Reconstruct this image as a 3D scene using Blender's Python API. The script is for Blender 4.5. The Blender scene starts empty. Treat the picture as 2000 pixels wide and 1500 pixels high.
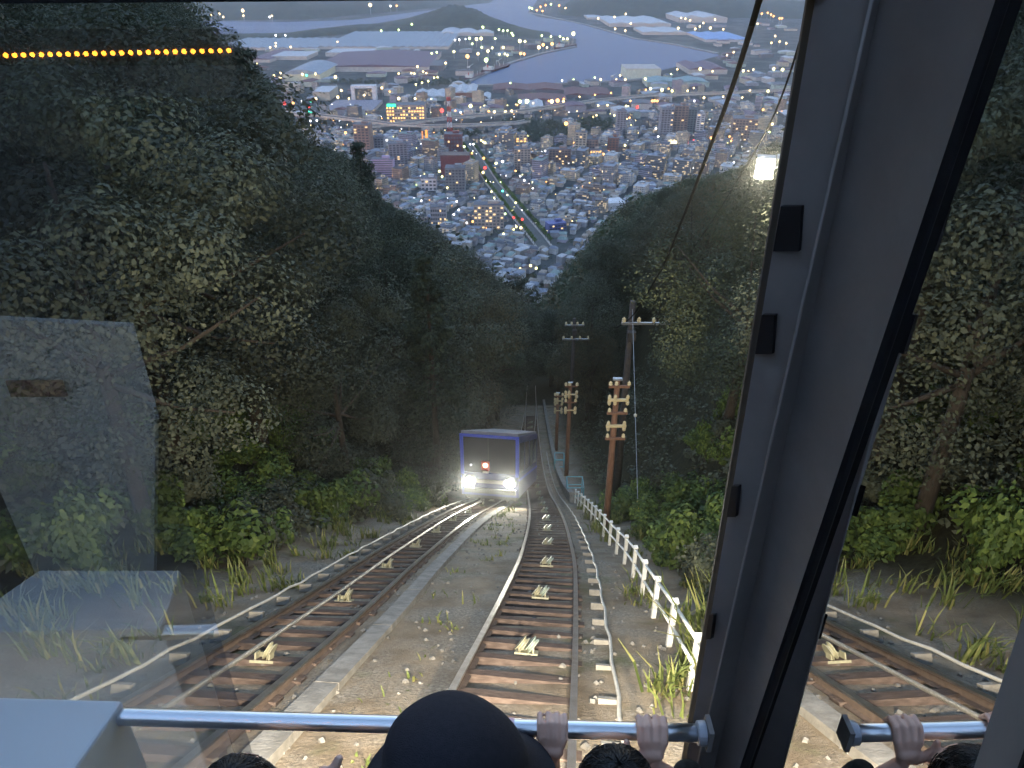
import bpy, bmesh, math, random
import numpy as np
from mathutils import Vector, Matrix, noise

random.seed(7)
rng = np.random.default_rng(7)
R = math.radians
scene = bpy.context.scene
C = scene.collection

# ------------------------------------------------------------------ camera, sky, sun, exposure
PITCH = 29.5
F = 1444.0                       # focal length in photo pixels (2000 wide)
cam_d = bpy.data.cameras.new('camera')
cam_d.sensor_width = 36.0
cam_d.lens = F / 2000.0 * 36.0
cam_d.clip_start = 0.05
cam_d.clip_end = 60000.0
cam = bpy.data.objects.new('camera', cam_d)
C.objects.link(cam)
cam.location = (0, 0, 0)
cam.rotation_euler = (R(90 - PITCH), 0, 0)
scene.camera = cam

SUN_EL, SUN_ROT = -0.6, 225.0
SKY_STRENGTH = 0.15
SUN_STRENGTH = 0.006
EXPOSURE = 5.15
LUX = 1.0 / 2 ** EXPOSURE      # lamp strengths below are given as they show at this exposure
HAZE = 5.0e-5
world = bpy.data.worlds.new('World')
scene.world = world
world.use_nodes = True
wn = world.node_tree
wn.nodes.clear()
w_out = wn.nodes.new('ShaderNodeOutputWorld')
w_bg = wn.nodes.new('ShaderNodeBackground')
w_sky = wn.nodes.new('ShaderNodeTexSky')
w_sky.sky_type = 'NISHITA'
w_sky.sun_disc = False
w_sky.sun_elevation = R(SUN_EL)
w_sky.sun_rotation = R(SUN_ROT)
w_sky.altitude = 300
w_sky.air_density = 1.0
w_sky.dust_density = 2.0
w_sky.ozone_density = 1.5
w_bg.inputs['Strength'].default_value = SKY_STRENGTH
wn.links.new(w_sky.outputs[0], w_bg.inputs['Color'])
wn.links.new(w_bg.outputs[0], w_out.inputs['Surface'])

sun_d = bpy.data.lights.new('sun', 'SUN')
sun_d.energy = SUN_STRENGTH
sun_d.angle = R(40)
sun_d.color = (1.0, 0.80, 0.66)
sun = bpy.data.objects.new('sun', sun_d)
C.objects.link(sun)
# the sky's sun_rotation turns clockwise from +Y seen from above
_az = R(SUN_ROT)
_sd = Vector((math.sin(_az) * math.cos(R(SUN_EL + 4)), math.cos(_az) * math.cos(R(SUN_EL + 4)), math.sin(R(SUN_EL + 4))))
sun.rotation_euler = _sd.to_track_quat('Z', 'Y').to_euler()

scene.render.engine = 'CYCLES'
scene.view_settings.view_transform = 'Standard'
scene.view_settings.look = 'None'
scene.view_settings.exposure = EXPOSURE
scene.view_settings.gamma = 1.0
scene.view_settings.use_curve_mapping = False
cy = scene.cycles
cy.use_denoising = True
try:
    cy.denoiser = 'OPENIMAGEDENOISE'
    cy.denoising_input_passes = 'RGB_ALBEDO_NORMAL'
except Exception:
    pass
cy.max_bounces = 6
cy.diffuse_bounces = 2
cy.glossy_bounces = 3
cy.transmission_bounces = 4
cy.transparent_max_bounces = 12
cy.volume_bounces = 0
cy.sample_clamp_indirect = 4.0 * LUX * 3
cy.sample_clamp_direct = 0.0
cy.use_light_tree = True
cy.use_adaptive_sampling = True
cy.adaptive_threshold = 0.03
cy.adaptive_min_samples = 20

# ------------------------------------------------------------------ geometry helpers
cp, sp = math.cos(R(PITCH)), math.sin(R(PITCH))

def ray(px, py):
    """direction of the line of sight through a photo pixel, camera depth 1"""
    u, v = (px - 1000.0) / F, -(py - 750.0) / F
    return Vector((u, cp + v * sp, -sp + v * cp))

def at_depth(px, py, d):
    return ray(px, py) * d

def at_z(px, py, z):
    r = ray(px, py)
    return r * (z / r.z)

def at_y(px, py, y):
    r = ray(px, py)
    return r * (y / r.y)

def at_x(px, py, x):
    r = ray(px, py)
    return r * (x / r.x)

def to_px(p):
    d = p[1] * cp - p[2] * sp
    if d <= 0.01:
        return (-9999, -9999, d)
    v = p[1] * sp + p[2] * cp
    return (1000 + F * p[0] / d, 750 - F * v / d, d)

def lerp(a, b, t):
    return a + (b - a) * t

def interp(x, pts):
    if x <= pts[0][0]:
        (x0, y0), (x1, y1) = pts[0], pts[1]
        return y0 + (y1 - y0) * (x - x0) / (x1 - x0)
    for (x0, y0), (x1, y1) in zip(pts, pts[1:]):
        if x <= x1:
            return y0 + (y1 - y0) * (x - x0) / (x1 - x0)
    (x0, y0), (x1, y1) = pts[-2], pts[-1]
    return y0 + (y1 - y0) * (x - x0) / (x1 - x0)

class MB:
    """collects shapes into one mesh"""
    def __init__(self):
        self.v, self.f, self.m = [], [], []
    def face(self, idx, m=0):
        self.f.append(tuple(idx)); self.m.append(m)
    def poly(self, pts, m=0):
        b = len(self.v)
        self.v += [tuple(p) for p in pts]
        self.face(range(b, b + len(pts)), m)
    def box(self, c, s, rot=None, m=0, taper=(1, 1)):
        b = len(self.v)
        hx, hy, hz = s[0] / 2, s[1] / 2, s[2] / 2
        for z in (-hz, hz):
            tx, ty = (taper if z > 0 else (1, 1))
            for x, y in ((-hx, -hy), (hx, -hy), (hx, hy), (-hx, hy)):
                p = Vector((x * tx, y * ty, z))
                if rot is not None:
                    p = rot @ p
                self.v.append((p.x + c[0], p.y + c[1], p.z + c[2]))
        for q in ((0, 3, 2, 1), (4, 5, 6, 7), (0, 1, 5, 4), (1, 2, 6, 5), (2, 3, 7, 6), (3, 0, 4, 7)):
            self.face([b + k for k in q], m)
    def hexa(self, p8, m=0):
        """eight corners: bottom ring of four, top ring of four (counter-clockwise seen from above)"""
        b = len(self.v)
        self.v += [tuple(p) for p in p8]
        for q in ((0, 3, 2, 1), (4, 5, 6, 7), (0, 1, 5, 4), (1, 2, 6, 5), (2, 3, 7, 6), (3, 0, 4, 7)):
            self.face([b + k for k in q], m)
    def tube(self, pts, rad, n=8, m=0, caps=True):
        pts = [Vector(p) for p in pts]
        if not hasattr(rad, '__len__'):
            rad = [rad] * len(pts)
        b = len(self.v)
        up = None
        for i, p in enumerate(pts):
            t = (pts[min(i + 1, len(pts) - 1)] - pts[max(i - 1, 0)]).normalized()
            if up is None:
                up = Vector((0, 0, 1)) if abs(t.z) < 0.9 else Vector((1, 0, 0))
            s = t.cross(up).normalized()
            up = s.cross(t).normalized()
            for k in range(n):
                a = 2 * math.pi * k / n
                q = p + (s * math.cos(a) + up * math.sin(a)) * rad[i]
                self.v.append(tuple(q))
        for i in range(len(pts) - 1):
            for k in range(n):
                k2 = (k + 1) % n
                self.face((b + i * n + k, b + i * n + k2, b + (i + 1) * n + k2, b + (i + 1) * n + k), m)
        if caps:
            self.face([b + k for k in range(n - 1, -1, -1)], m)
            self.face([b + (len(pts) - 1) * n + k for k in range(n)], m)
    def lathe(self, prof, c=(0, 0, 0), n=16, m=0, axis=None):
        """prof: list of (radius, height); axis: Matrix turning z to the wanted axis"""
        b = len(self.v)
        for r, z in prof:
            for k in range(n):
                a = 2 * math.pi * k / n
                p = Vector((r * math.cos(a), r * math.sin(a), z))
                if axis is not None:
                    p = axis @ p
                self.v.append((p.x + c[0], p.y + c[1], p.z + c[2]))
        for i in range(len(prof) - 1):
            for k in range(n):
                k2 = (k + 1) % n
                self.face((b + i * n + k, b + i * n + k2, b + (i + 1) * n + k2, b + (i + 1) * n + k), m)
        self.face([b + k for k in range(n - 1, -1, -1)], m)
        self.face([b + (len(prof) - 1) * n + k for k in range(n)], m)
    def sweep(self, frames, prof, m=0):
        """prof: closed list of (lateral, up); frames: list of (point, lateral, up)"""
        b = len(self.v)
        n = len(prof)
        for p, l, u in frames:
            for x, y in prof:
                q = p + l * x + u * y
                self.v.append(tuple(q))
        for i in range(len(frames) - 1):
            for k in range(n):
                k2 = (k + 1) % n
                self.face((b + i * n + k, b + i * n + k2, b + (i + 1) * n + k2, b + (i + 1) * n + k), m)
        self.face([b + k for k in range(n - 1, -1, -1)], m)
        self.face([b + (len(frames) - 1) * n + k for k in range(n)], m)
    def mesh(self, name, mats, smooth=False):
        me = bpy.data.meshes.new(name)
        me.from_pydata(self.v, [], self.f)
        for mt in (mats if isinstance(mats, (list, tuple)) else [mats]):
            me.materials.append(mt)
        if any(self.m):
            me.polygons.foreach_set('material_index', self.m)
        if smooth:
            me.polygons.foreach_set('use_smooth', [True] * len(me.polygons))
        me.update()
        return me
    def build(self, name, mats, parent=None, smooth=False):
        return link(name, self.mesh(name, mats, smooth), parent)

def link(name, me, parent=None):
    o = bpy.data.objects.new(name, me)
    C.objects.link(o)
    if parent is not None:
        o.parent = parent
    return o

def quads_mesh(name, V, n_per, mats, smooth=False):
    """V: (faces*n_per,3) array of loose faces, n_per corners each"""
    nf = len(V) // n_per
    me = bpy.data.meshes.new(name)
    me.vertices.add(len(V))
    me.vertices.foreach_set('co', np.asarray(V, dtype=np.float32).ravel())
    me.loops.add(len(V))
    me.loops.foreach_set('vertex_index', np.arange(len(V), dtype=np.int32))
    me.polygons.add(nf)
    me.polygons.foreach_set('loop_start', np.arange(0, len(V), n_per, dtype=np.int32))
    for mt in (mats if isinstance(mats, (list, tuple)) else [mats]):
        me.materials.append(mt)
    me.update(calc_edges=True)
    return me

def tag(o, label=None, cat=None, group=None, kind=None):
    if label: o['label'] = label
    if cat: o['category'] = cat
    if group: o['group'] = group
    if kind: o['kind'] = kind
    return o

def thing(name, label, cat, loc=(0, 0, 0), rz=0.0, group=None):
    o = bpy.data.objects.new(name, None)
    o.empty_display_size = 0.2
    C.objects.link(o)
    o.location = loc
    o.rotation_euler = (0, 0, rz)
    return tag(o, label, cat, group)

# ------------------------------------------------------------------ materials
def new_mat(name):
    m = bpy.data.materials.new(name)
    m.use_nodes = True
    nt = m.node_tree
    nt.nodes.clear()
    out = nt.nodes.new('ShaderNodeOutputMaterial')
    return m, nt, out

def principled(nt, color=(0.5, 0.5, 0.5), rough=0.6, metal=0.0, spec=0.5):
    b = nt.nodes.new('ShaderNodeBsdfPrincipled')
    b.inputs['Base Color'].default_value = (*color, 1)
    b.inputs['Roughness'].default_value = rough
    b.inputs['Metallic'].default_value = metal
    b.inputs['Specular IOR Level'].default_value = spec
    return b

def solid(name, c1, c2=None, scale=4.0, rough=0.6, metal=0.0, bump=0.0, spec=0.4, c3=None, detail=5, stretch=None, rough2=None):
    """two or three tones mixed by noise in object space, with fine relief"""
    m, nt, out = new_mat(name)
    b = principled(nt, c1, rough, metal, spec)
    nt.links.new(b.outputs[0], out.inputs['Surface'])
    if c2 is None and bump == 0:
        return m
    tc = nt.nodes.new('ShaderNodeTexCoord')
    src = tc.outputs['Object']
    if stretch:
        mp = nt.nodes.new('ShaderNodeMapping')
        mp.inputs['Scale'].default_value = stretch
        nt.links.new(src, mp.inputs[0]); src = mp.outputs[0]
    nz = nt.nodes.new('ShaderNodeTexNoise')
    nz.inputs['Scale'].default_value = scale
    nz.inputs['Detail'].default_value = detail
    nz.inputs['Roughness'].default_value = 0.62
    nt.links.new(src, nz.inputs['Vector'])
    if c2 is not None:
        cr = nt.nodes.new('ShaderNodeValToRGB')
        e = cr.color_ramp.elements
        e[0].position, e[0].color = 0.36, (*c1, 1)
        e[1].position, e[1].color = 0.64, (*c2, 1)
        if c3 is not None:
            k = e.new(0.5); k.color = (*c3, 1)
        nt.links.new(nz.outputs['Fac'], cr.inputs[0])
        nt.links.new(cr.outputs[0], b.inputs['Base Color'])
    if rough2 is not None:
        mr = nt.nodes.new('ShaderNodeMapRange')
        mr.inputs['To Min'].default_value = rough
        mr.inputs['To Max'].default_value = rough2
        nt.links.new(nz.outputs['Fac'], mr.inputs['Value'])
        nt.links.new(mr.outputs[0], b.inputs['Roughness'])
    if bump:
        n2 = nt.nodes.new('ShaderNodeTexNoise')
        n2.inputs['Scale'].default_value = scale * 5
        n2.inputs['Detail'].default_value = 4
        nt.links.new(src, n2.inputs['Vector'])
        bp = nt.nodes.new('ShaderNodeBump')
        bp.inputs['Strength'].default_value = bump
        bp.inputs['Distance'].default_value = 0.02
        nt.links.new(n2.outputs['Fac'], bp.inputs['Height'])
        nt.links.new(bp.outputs[0], b.inputs['Normal'])
    return m

def emit(name, color, strength, sample=False):
    m, nt, out = new_mat(name)
    e = nt.nodes.new('ShaderNodeEmission')
    e.inputs[0].default_value = (*color, 1)
    e.inputs[1].default_value = strength * LUX
    nt.links.new(e.outputs[0], out.inputs['Surface'])
    try:
        m.cycles.emission_sampling = 'AUTO' if sample else 'NONE'
    except Exception:
        pass
    return m

def leaf_mat(name, c1, c2, c3, trans=0.25):
    m, nt, out = new_mat(name)
    geo = nt.nodes.new('ShaderNodeNewGeometry')
    cr = nt.nodes.new('ShaderNodeValToRGB')
    e = cr.color_ramp.elements
    e[0].position, e[0].color = 0.0, (*c1, 1)
    e[1].position, e[1].color = 1.0, (*c3, 1)
    k = e.new(0.6); k.color = (*c2, 1)
    nt.links.new(geo.outputs['Random Per Island'], cr.inputs[0])
    hs = nt.nodes.new('ShaderNodeHueSaturation')
    tc = nt.nodes.new('ShaderNodeTexCoord')
    nz = nt.nodes.new('ShaderNodeTexNoise'); nz.inputs['Scale'].default_value = 0.55; nz.inputs['Detail'].default_value = 3
    nt.links.new(tc.outputs['Object'], nz.inputs['Vector'])
    mv = nt.nodes.new('ShaderNodeMapRange')
    mv.inputs['From Min'].default_value = 0.35; mv.inputs['From Max'].default_value = 0.65
    mv.inputs['To Min'].default_value = 0.74; mv.inputs['To Max'].default_value = 1.28
    nt.links.new(nz.outputs['Fac'], mv.inputs['Value'])
    oi = nt.nodes.new('ShaderNodeObjectInfo')
    mr = nt.nodes.new('ShaderNodeMapRange')
    mr.inputs['To Min'].default_value = 0.72
    mr.inputs['To Max'].default_value = 1.28
    nt.links.new(oi.outputs['Random'], mr.inputs['Value'])
    mm_ = nt.nodes.new('ShaderNodeMath'); mm_.operation = 'MULTIPLY'
    nt.links.new(mr.outputs[0], mm_.inputs[0]); nt.links.new(mv.outputs[0], mm_.inputs[1])
    nt.links.new(mm_.outputs[0], hs.inputs['Value'])
    nt.links.new(cr.outputs[0], hs.inputs['Color'])
    d = principled(nt, c2, 0.6, 0, 0.25)
    nt.links.new(hs.outputs[0], d.inputs['Base Color'])
    t = nt.nodes.new('ShaderNodeBsdfTranslucent')
    nt.links.new(hs.outputs[0], t.inputs['Color'])
    mx = nt.nodes.new('ShaderNodeMixShader')
    mx.inputs[0].default_value = trans
    nt.links.new(d.outputs[0], mx.inputs[1])
    nt.links.new(t.outputs[0], mx.inputs[2])
    nt.links.new(mx.outputs[0], out.inputs['Surface'])
    return m

def facade_mat(name, wall, glass=(0.05, 0.06, 0.08), lit=0.08, cell=(3.2, 3.1), litcol=(1.0, 0.72, 0.38), strength=1.2, band=False):
    """walls of far buildings, whose windows are too small to tell apart: window grid in object space, a few windows lit"""
    m, nt, out = new_mat(name)
    N = nt.nodes.new
    L = nt.links.new
    def mth(op, a, b=None):
        n = N('ShaderNodeMath'); n.operation = op
        for i, x in enumerate((a, b)):
            if x is None: continue
            if isinstance(x, (int, float)): n.inputs[i].default_value = x
            else: L(x, n.inputs[i])
        return n.outputs[0]
    tc = N('ShaderNodeTexCoord')
    sx = N('ShaderNodeSeparateXYZ'); L(tc.outputs['Object'], sx.inputs[0])
    geo = N('ShaderNodeNewGeometry')
    u = mth('ADD', sx.outputs[0], sx.outputs[1])
    cu = mth('DIVIDE', u, cell[0]); cv = mth('DIVIDE', sx.outputs[2], cell[1])
    fu = mth('FRACT', cu); fv = mth('FRACT', cv)
    iu = mth('FLOOR', cu); iv = mth('FLOOR', cv)
    wu = mth('MULTIPLY', mth('GREATER_THAN', fu, 0.06 if band else 0.2), mth('LESS_THAN', fu, 0.94 if band else 0.8))
    wv = mth('MULTIPLY', mth('GREATER_THAN', fv, 0.35), mth('LESS_THAN', fv, 0.82))
    win = mth('MULTIPLY', wu, wv)
    # only on upright faces
    tn = N('ShaderNodeSeparateXYZ'); L(geo.outputs['Normal'], tn.inputs[0])
    up = mth('LESS_THAN', mth('ABSOLUTE', tn.outputs[2]), 0.5)
    win = mth('MULTIPLY', win, up)
    cx = N('ShaderNodeCombineXYZ'); L(iu, cx.inputs[0]); L(iv, cx.inputs[1])
    oi = N('ShaderNodeObjectInfo')
    L(mth('MULTIPLY', oi.outputs['Random'], 91.0), cx.inputs[2])
    wnz = N('ShaderNodeTexWhiteNoise'); L(cx.outputs[0], wnz.inputs['Vector'])
    on = mth('MULTIPLY', mth('LESS_THAN', wnz.outputs['Value'], lit), win)
    mixc = N('ShaderNodeMix'); mixc.data_type = 'RGBA'
    L(win, mixc.inputs['Factor'])
    nz = N('ShaderNodeTexNoise'); nz.inputs['Scale'].default_value = 0.25; L(tc.outputs['Object'], nz.inputs['Vector'])
    wr = N('ShaderNodeValToRGB')
    wr.color_ramp.elements[0].position = 0.3
    wr.color_ramp.elements[1].position = 0.7
    wr.color_ramp.elements[0].color = (*[c * 0.8 for c in wall], 1)
    wr.color_ramp.elements[1].color = (*[min(1, c * 1.12) for c in wall], 1)
    L(nz.outputs['Fac'], wr.inputs[0])
    L(wr.outputs[0], mixc.inputs[6])
    mixc.inputs[7].default_value = (*glass, 1)
    b = principled(nt, wall, 0.7, 0, 0.3)
    L(mixc.outputs[2], b.inputs['Base Color'])
    b.inputs['Emission Color'].default_value = (*litcol, 1)
    L(mth('MULTIPLY', on, strength * LUX), b.inputs['Emission Strength'])
    L(b.outputs[0], out.inputs['Surface'])
    m.cycles.emission_sampling = 'NONE'
    return m
# ------------------------------------------------------------------ the lie of the land
CITY_Z = -300.0
TRACK_R = [(-4, -0.95), (0, -0.52), (5.3, 0.09), (8.35, 0.42), (12, 0.76), (19.4, 1.16), (26, 1.32), (33, 1.40), (42, 1.48), (54, 1.7), (80, 2.4), (130, 4.0)]
TRACK_L = [(-4, -3.6), (0, -3.25), (5.3, -2.85), (8.35, -2.66), (12, -2.5), (19.4, -1.98), (26, -1.15), (33, -0.25), (42, 0.6), (54, 1.4), (70, 2.1)]

def smooth_pts(pts, step=1.0):
    """Catmull-Rom through (y,x) points -> dense list"""
    out = []
    P = [pts[0]] + pts + [pts[-1]]
    for i in range(1, len(P) - 2):
        (y0, x0), (y1, x1), (y2, x2), (y3, x3) = P[i - 1], P[i], P[i + 1], P[i + 2]
        n = max(2, int((y2 - y1) / step))
        m1 = (x2 - x0) / max(1e-6, (y2 - y0)) * (y2 - y1)
        m2 = (x3 - x1) / max(1e-6, (y3 - y1)) * (y2 - y1)
        for k in range(n):
            t = k / n
            h00 = 2 * t**3 - 3 * t**2 + 1; h10 = t**3 - 2 * t**2 + t
            h01 = -2 * t**3 + 3 * t**2; h11 = t**3 - t**2
            out.append((y1 + (y2 - y1) * t, h00 * x1 + h10 * m1 + h01 * x2 + h11 * m2))
    out.append(pts[-1])
    return out
TR_R = smooth_pts(TRACK_R)
TR_L = smooth_pts(TRACK_L)
def xr(y): return interp(y, TR_R)
def xl(y): return interp(y, TR_L)

Z0, S1, S2 = -2.94, 0.69, 0.45
def zv(y):
    """height of the track bed / valley floor"""
    if y <= 27:
        return Z0 - S1 * y
    z = Z0 - S1 * 27
    if y <= 39:
        t = y - 27
        return z - (S1 * t + (S2 - S1) * t * t / 24)
    z = z - (S1 * 12 + (S2 - S1) * 6)
    if y <= 575:
        return z - S2 * (y - 39)
    z -= S2 * (575 - 39)
    L = 2 * (z - CITY_Z) / S2
    t = min(y - 575, L)
    return z - (S2 * t - S2 * t * t / (2 * L))

def left_edge(y):
    if y < 45: return xl(y) - 1.9
    return xl(45) - 1.9 + (min(y, 120) - 45) * 0.06 + max(0, y - 120) * 0.02
def right_edge(y):
    return (xr(y) if y < 60 else xr(60) + (y - 60) * 0.03) + 2.3

def nz2(x, y, s):
    return noise.noise(Vector((x / s, y / s, 3.1)))

RIDGE = [(960, 585), (1008, 569), (1042, 546), (1070, 522), (1107, 474), (1126, 452), (1188, 416), (1219, 396), (1250, 383), (1312, 363), (1343, 350), (1436, 333), (1480, 322), (1540, 300), (1600, 280), (2200, 100)]
RIDGE_Q = []
for _x, _y in RIDGE:
    _r = ray(_x, _y); RIDGE_Q.append((_r.x / _r.y, _r.z / _r.y))
def ground_z(x, y):
    z = ground_raw(x, y)
    if x > right_edge(y) and y > 60:       # crest line of the right-hand spurs
        top = interp(x / y, RIDGE_Q) * y - min(11.0, 3 + y * 0.05)
        if z > top: z = top + (z - top) * 0.03
    return z
def ground_raw(x, y):
    b = zv(y)
    l, r = left_edge(y), right_edge(y)
    fade = max(0.0, min(1.0, (760 - y) / 260.0))
    fade = fade * fade * (3 - 2 * fade)
    if x < l:
        s = l - x
        k = 0.30 * s if s < 3 else 0.9 + (s - 3) * 0.98
        k = k if k < 85 else 85 + 60 * (1 - math.exp(-(k - 85) / 60))
        h = k * fade + nz2(x, y, 9) * min(1.6, s * 0.2) * fade
    elif x > r:
        s = x - r
        steep = 118 * (1 - math.exp(-max(0, s - 2.0) / 75.0))
        far = max(0.0, min(1.0, (y - 120) / 200.0))
        h = (0.12 * min(s, 2.0) + steep * (1.0 + 0.12 * far)) * fade + nz2(x, y, 9) * min(1.4, s * 0.15) * fade
    else:
        h = 0.05 * nz2(x, y, 2.5)
    # wooded spur beyond the near slope, right of the valley mouth
    h += 62 * math.exp(-(((x - 190) / 95.0) ** 2 + ((y - 560) / 150.0) ** 2))
    return b + h

# ground sheet of the hillside, finer near the track
def axis_pts(a, segs):
    out = [a]
    for end, step in segs:
        n = max(1, int(round((end - out[-1]) / step)))
        s = out[-1]
        out += [s + (end - s) * (k + 1) / n for k in range(n)]
    return out
gx = axis_pts(-420, [(-120, 20), (-30, 4), (-8, 0.9), (6, 0.35), (30, 1.6), (120, 5), (420, 20)])
gy = axis_pts(-14, [(0, 1.0), (30, 0.4), (80, 1.5), (200, 5), (780, 14)])
mb = MB()
for y in gy:
    for x in gx:
        mb.v.append((x, y, ground_z(x, y)))
W = len(gx)
for j in range(len(gy) - 1):
    for i in range(W - 1):
        mb.face((j * W + i, j * W + i + 1, (j + 1) * W + i + 1, (j + 1) * W + i))

def earth_material():
    m, nt, out = new_mat('earth')
    N, L = nt.nodes.new, nt.links.new
    tc = N('ShaderNodeTexCoord')
    def noise_(s, d=6, st=None):
        n = N('ShaderNodeTexNoise'); n.inputs['Scale'].default_value = s; n.inputs['Detail'].default_value = d
        n.inputs['Roughness'].default_value = 0.65
        src = tc.outputs['Object']
        if st:
            mp = N('ShaderNodeMapping'); mp.inputs['Scale'].default_value = st
            L(src, mp.inputs[0]); src = mp.outputs[0]
        L(src, n.inputs['Vector']); return n.outputs['Fac']
    def ramp(f, stops):
        r = N('ShaderNodeValToRGB'); e = r.color_ramp.elements
        e[0].position, e[0].color = stops[0][0], (*stops[0][1], 1)
        e[1].position, e[1].color = stops[-1][0], (*stops[-1][1], 1)
        for p, c in stops[1:-1]:
            k = e.new(p); k.color = (*c, 1)
        L(f, r.inputs[0]); return r.outputs[0]
    gravel = ramp(noise_(26, 8), [(0.3, (0.10, 0.086, 0.068)), (0.5, (0.25, 0.22, 0.175)), (0.72, (0.46, 0.42, 0.35))])
    dirt = ramp(noise_(1.4, 6, (1, 0.45, 1)), [(0.3, (0.13, 0.098, 0.066)), (0.55, (0.25, 0.20, 0.14)), (0.75, (0.36, 0.295, 0.215))])
    moss = ramp(noise_(2.2, 6), [(0.4, (0.05, 0.058, 0.028)), (0.7, (0.10, 0.12, 0.04))])
    mx = N('ShaderNodeMix'); mx.data_type = 'RGBA'
    L(ramp(noise_(0.9, 5), [(0.42, (0, 0, 0)), (0.62, (1, 1, 1))]), mx.inputs['Factor'])
    L(dirt, mx.inputs[6]); L(gravel, mx.inputs[7])
    mx2 = N('ShaderNodeMix'); mx2.data_type = 'RGBA'
    L(ramp(noise_(0.55, 6), [(0.56, (0, 0, 0)), (0.70, (0.8, 0.8, 0.8))]), mx2.inputs['Factor'])
    L(mx.outputs[2], mx2.inputs[6]); L(moss, mx2.inputs[7])
    litter = ramp(noise_(3.0, 8), [(0.35, (0.018, 0.017, 0.011)), (0.55, (0.045, 0.042, 0.022)), (0.75, (0.06, 0.07, 0.028))])
    at = N('ShaderNodeAttribute'); at.attribute_name = 'forest'
    mx3 = N('ShaderNodeMix'); mx3.data_type = 'RGBA'
    L(at.outputs['Fac'], mx3.inputs['Factor']); L(mx2.outputs[2], mx3.inputs[6]); L(litter, mx3.inputs[7])
    b = principled(nt, (0.2, 0.2, 0.2), 0.9, 0, 0.08)
    L(mx3.outputs[2], b.inputs['Base Color'])
    bp = N('ShaderNodeBump'); bp.inputs['Strength'].default_value = 0.8; bp.inputs['Distance'].default_value = 0.04
    L(noise_(22, 8), bp.inputs['Height']); L(bp.outputs[0], b.inputs['Normal'])
    L(b.outputs[0], out.inputs['Surface'])
    return m
M_EARTH = earth_material()
hill = mb.build('hillside_ground', M_EARTH, smooth=True)
att = hill.data.attributes.new('forest', 'FLOAT', 'POINT')
att.data.foreach_set('value', [max(0.0, min(1.0, max(left_edge(v[1]) - 0.5 - v[0], v[0] - right_edge(v[1]) + 0.2) / 1.4)) if v[1] < 70 else 1.0 for v in mb.v])
tag(hill, 'steep brown gravel and earth hillside under the railway tracks and the forest', 'hillside', kind='structure')

# city plain reaching the horizon
M_CITYGROUND = solid("city_ground", (0.045, 0.05, 0.055), (0.13, 0.125, 0.12), 0.012, 0.95, c3=(0.075, 0.08, 0.08), spec=0.05)
mb = MB()
mb.poly([(-30000, 500, CITY_Z - 0.6), (30000, 500, CITY_Z - 0.6), (30000, 45000, CITY_Z - 0.6), (-30000, 45000, CITY_Z - 0.6)])
plain = mb.build('city_ground', M_CITYGROUND)
tag(plain, 'flat grey ground of the city and harbour far below', 'ground', kind='structure')

# water of the bay: sheets slightly above the plain
def water_material():
    m, nt, out = new_mat('bay_water')
    N, L = nt.nodes.new, nt.links.new
    b = principled(nt, (0.010, 0.046, 0.15), 0.50, 0, 0.20)
    tc = N('ShaderNodeTexCoord')
    n = N('ShaderNodeTexNoise'); n.inputs['Scale'].default_value = 0.05; n.inputs['Detail'].default_value = 6
    L(tc.outputs['Object'], n.inputs['Vector'])
    bp = N('ShaderNodeBump'); bp.inputs['Strength'].default_value = 0.12; bp.inputs['Distance'].default_value = 1.0
    L(n.outputs['Fac'], bp.inputs['Height']); L(bp.outputs[0], b.inputs['Normal'])
    L(b.outputs[0], out.inputs['Surface'])
    return m
M_WATER = water_material()
# outline of the bay and the channel in photo pixels, laid onto the plain
bay = [(380, 41), (560, 43), (690, 39), (790, 26), (900, 12), (960, 4), (980, -14), (1060, -14), (1040, 14), (1032, 24), (1050, 33), (1145, 47), (1180, 58), (1240, 74),
       (1320, 86), (1395, 103), (1405, 108), (1370, 118), (1330, 128), (1290, 138), (1280, 152), (1210, 158), (1100, 163), (1000, 166), (905, 166),
       (912, 158), (1000, 122), (1060, 104), (1124, 90), (1126, 76), (1090, 70), (1040, 66), (1008, 54), (985, 42), (940, 25), (905, 18), (860, 22), (790, 36), (700, 52), (560, 66), (380, 68)]
me = bpy.data.meshes.new('bay_water')
bmw = bmesh.new()
vs = [bmw.verts.new(at_z(x, y, CITY_Z)) for x, y in bay]
fc = bmw.faces.new(vs)
bmesh.ops.triangulate(bmw, faces=[fc])
for f_ in bmw.faces:
    if f_.normal.z < 0: f_.normal_flip()
bmw.to_mesh(me); bmw.free()
me.materials.append(M_WATER)
water = link('bay_water', me)
tag(water, 'calm blue grey water of the harbour bay and its channel', 'water', kind='structure')
# ------------------------------------------------------------------ railway tracks
M_RAILTOP = solid('rail_steel_worn', (0.55, 0.54, 0.52), (0.42, 0.40, 0.37), 6, 0.28, 1.0, rough2=0.40)
M_RUST = solid('rusty_iron', (0.080, 0.056, 0.044), (0.13, 0.095, 0.074), 18, 0.8, 0.0, 0.4)
M_SLEEPER = solid('sleeper_wood', (0.068, 0.052, 0.045), (0.14, 0.108, 0.092), 7, 0.9, 0, 0.6, c3=(0.10, 0.074, 0.062), spec=0.1, stretch=(1, 6, 6))
M_CONCRETE = solid('old_concrete', (0.17, 0.16, 0.14), (0.28, 0.265, 0.235), 5, 0.9, 0, 0.5)
M_PIPE = solid('pale_pipe', (0.38, 0.37, 0.33), (0.50, 0.48, 0.43), 9, 0.45, 0, 0.1)
M_ROPE = solid('steel_rope', (0.42, 0.40, 0.36), (0.30, 0.28, 0.24), 40, 0.4, 0.7, 0.6)
M_SHEAVE = solid('sheave_paint', (0.36, 0.34, 0.22), (0.26, 0.25, 0.18), 10, 0.5, 0.1, 0.2)
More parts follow.
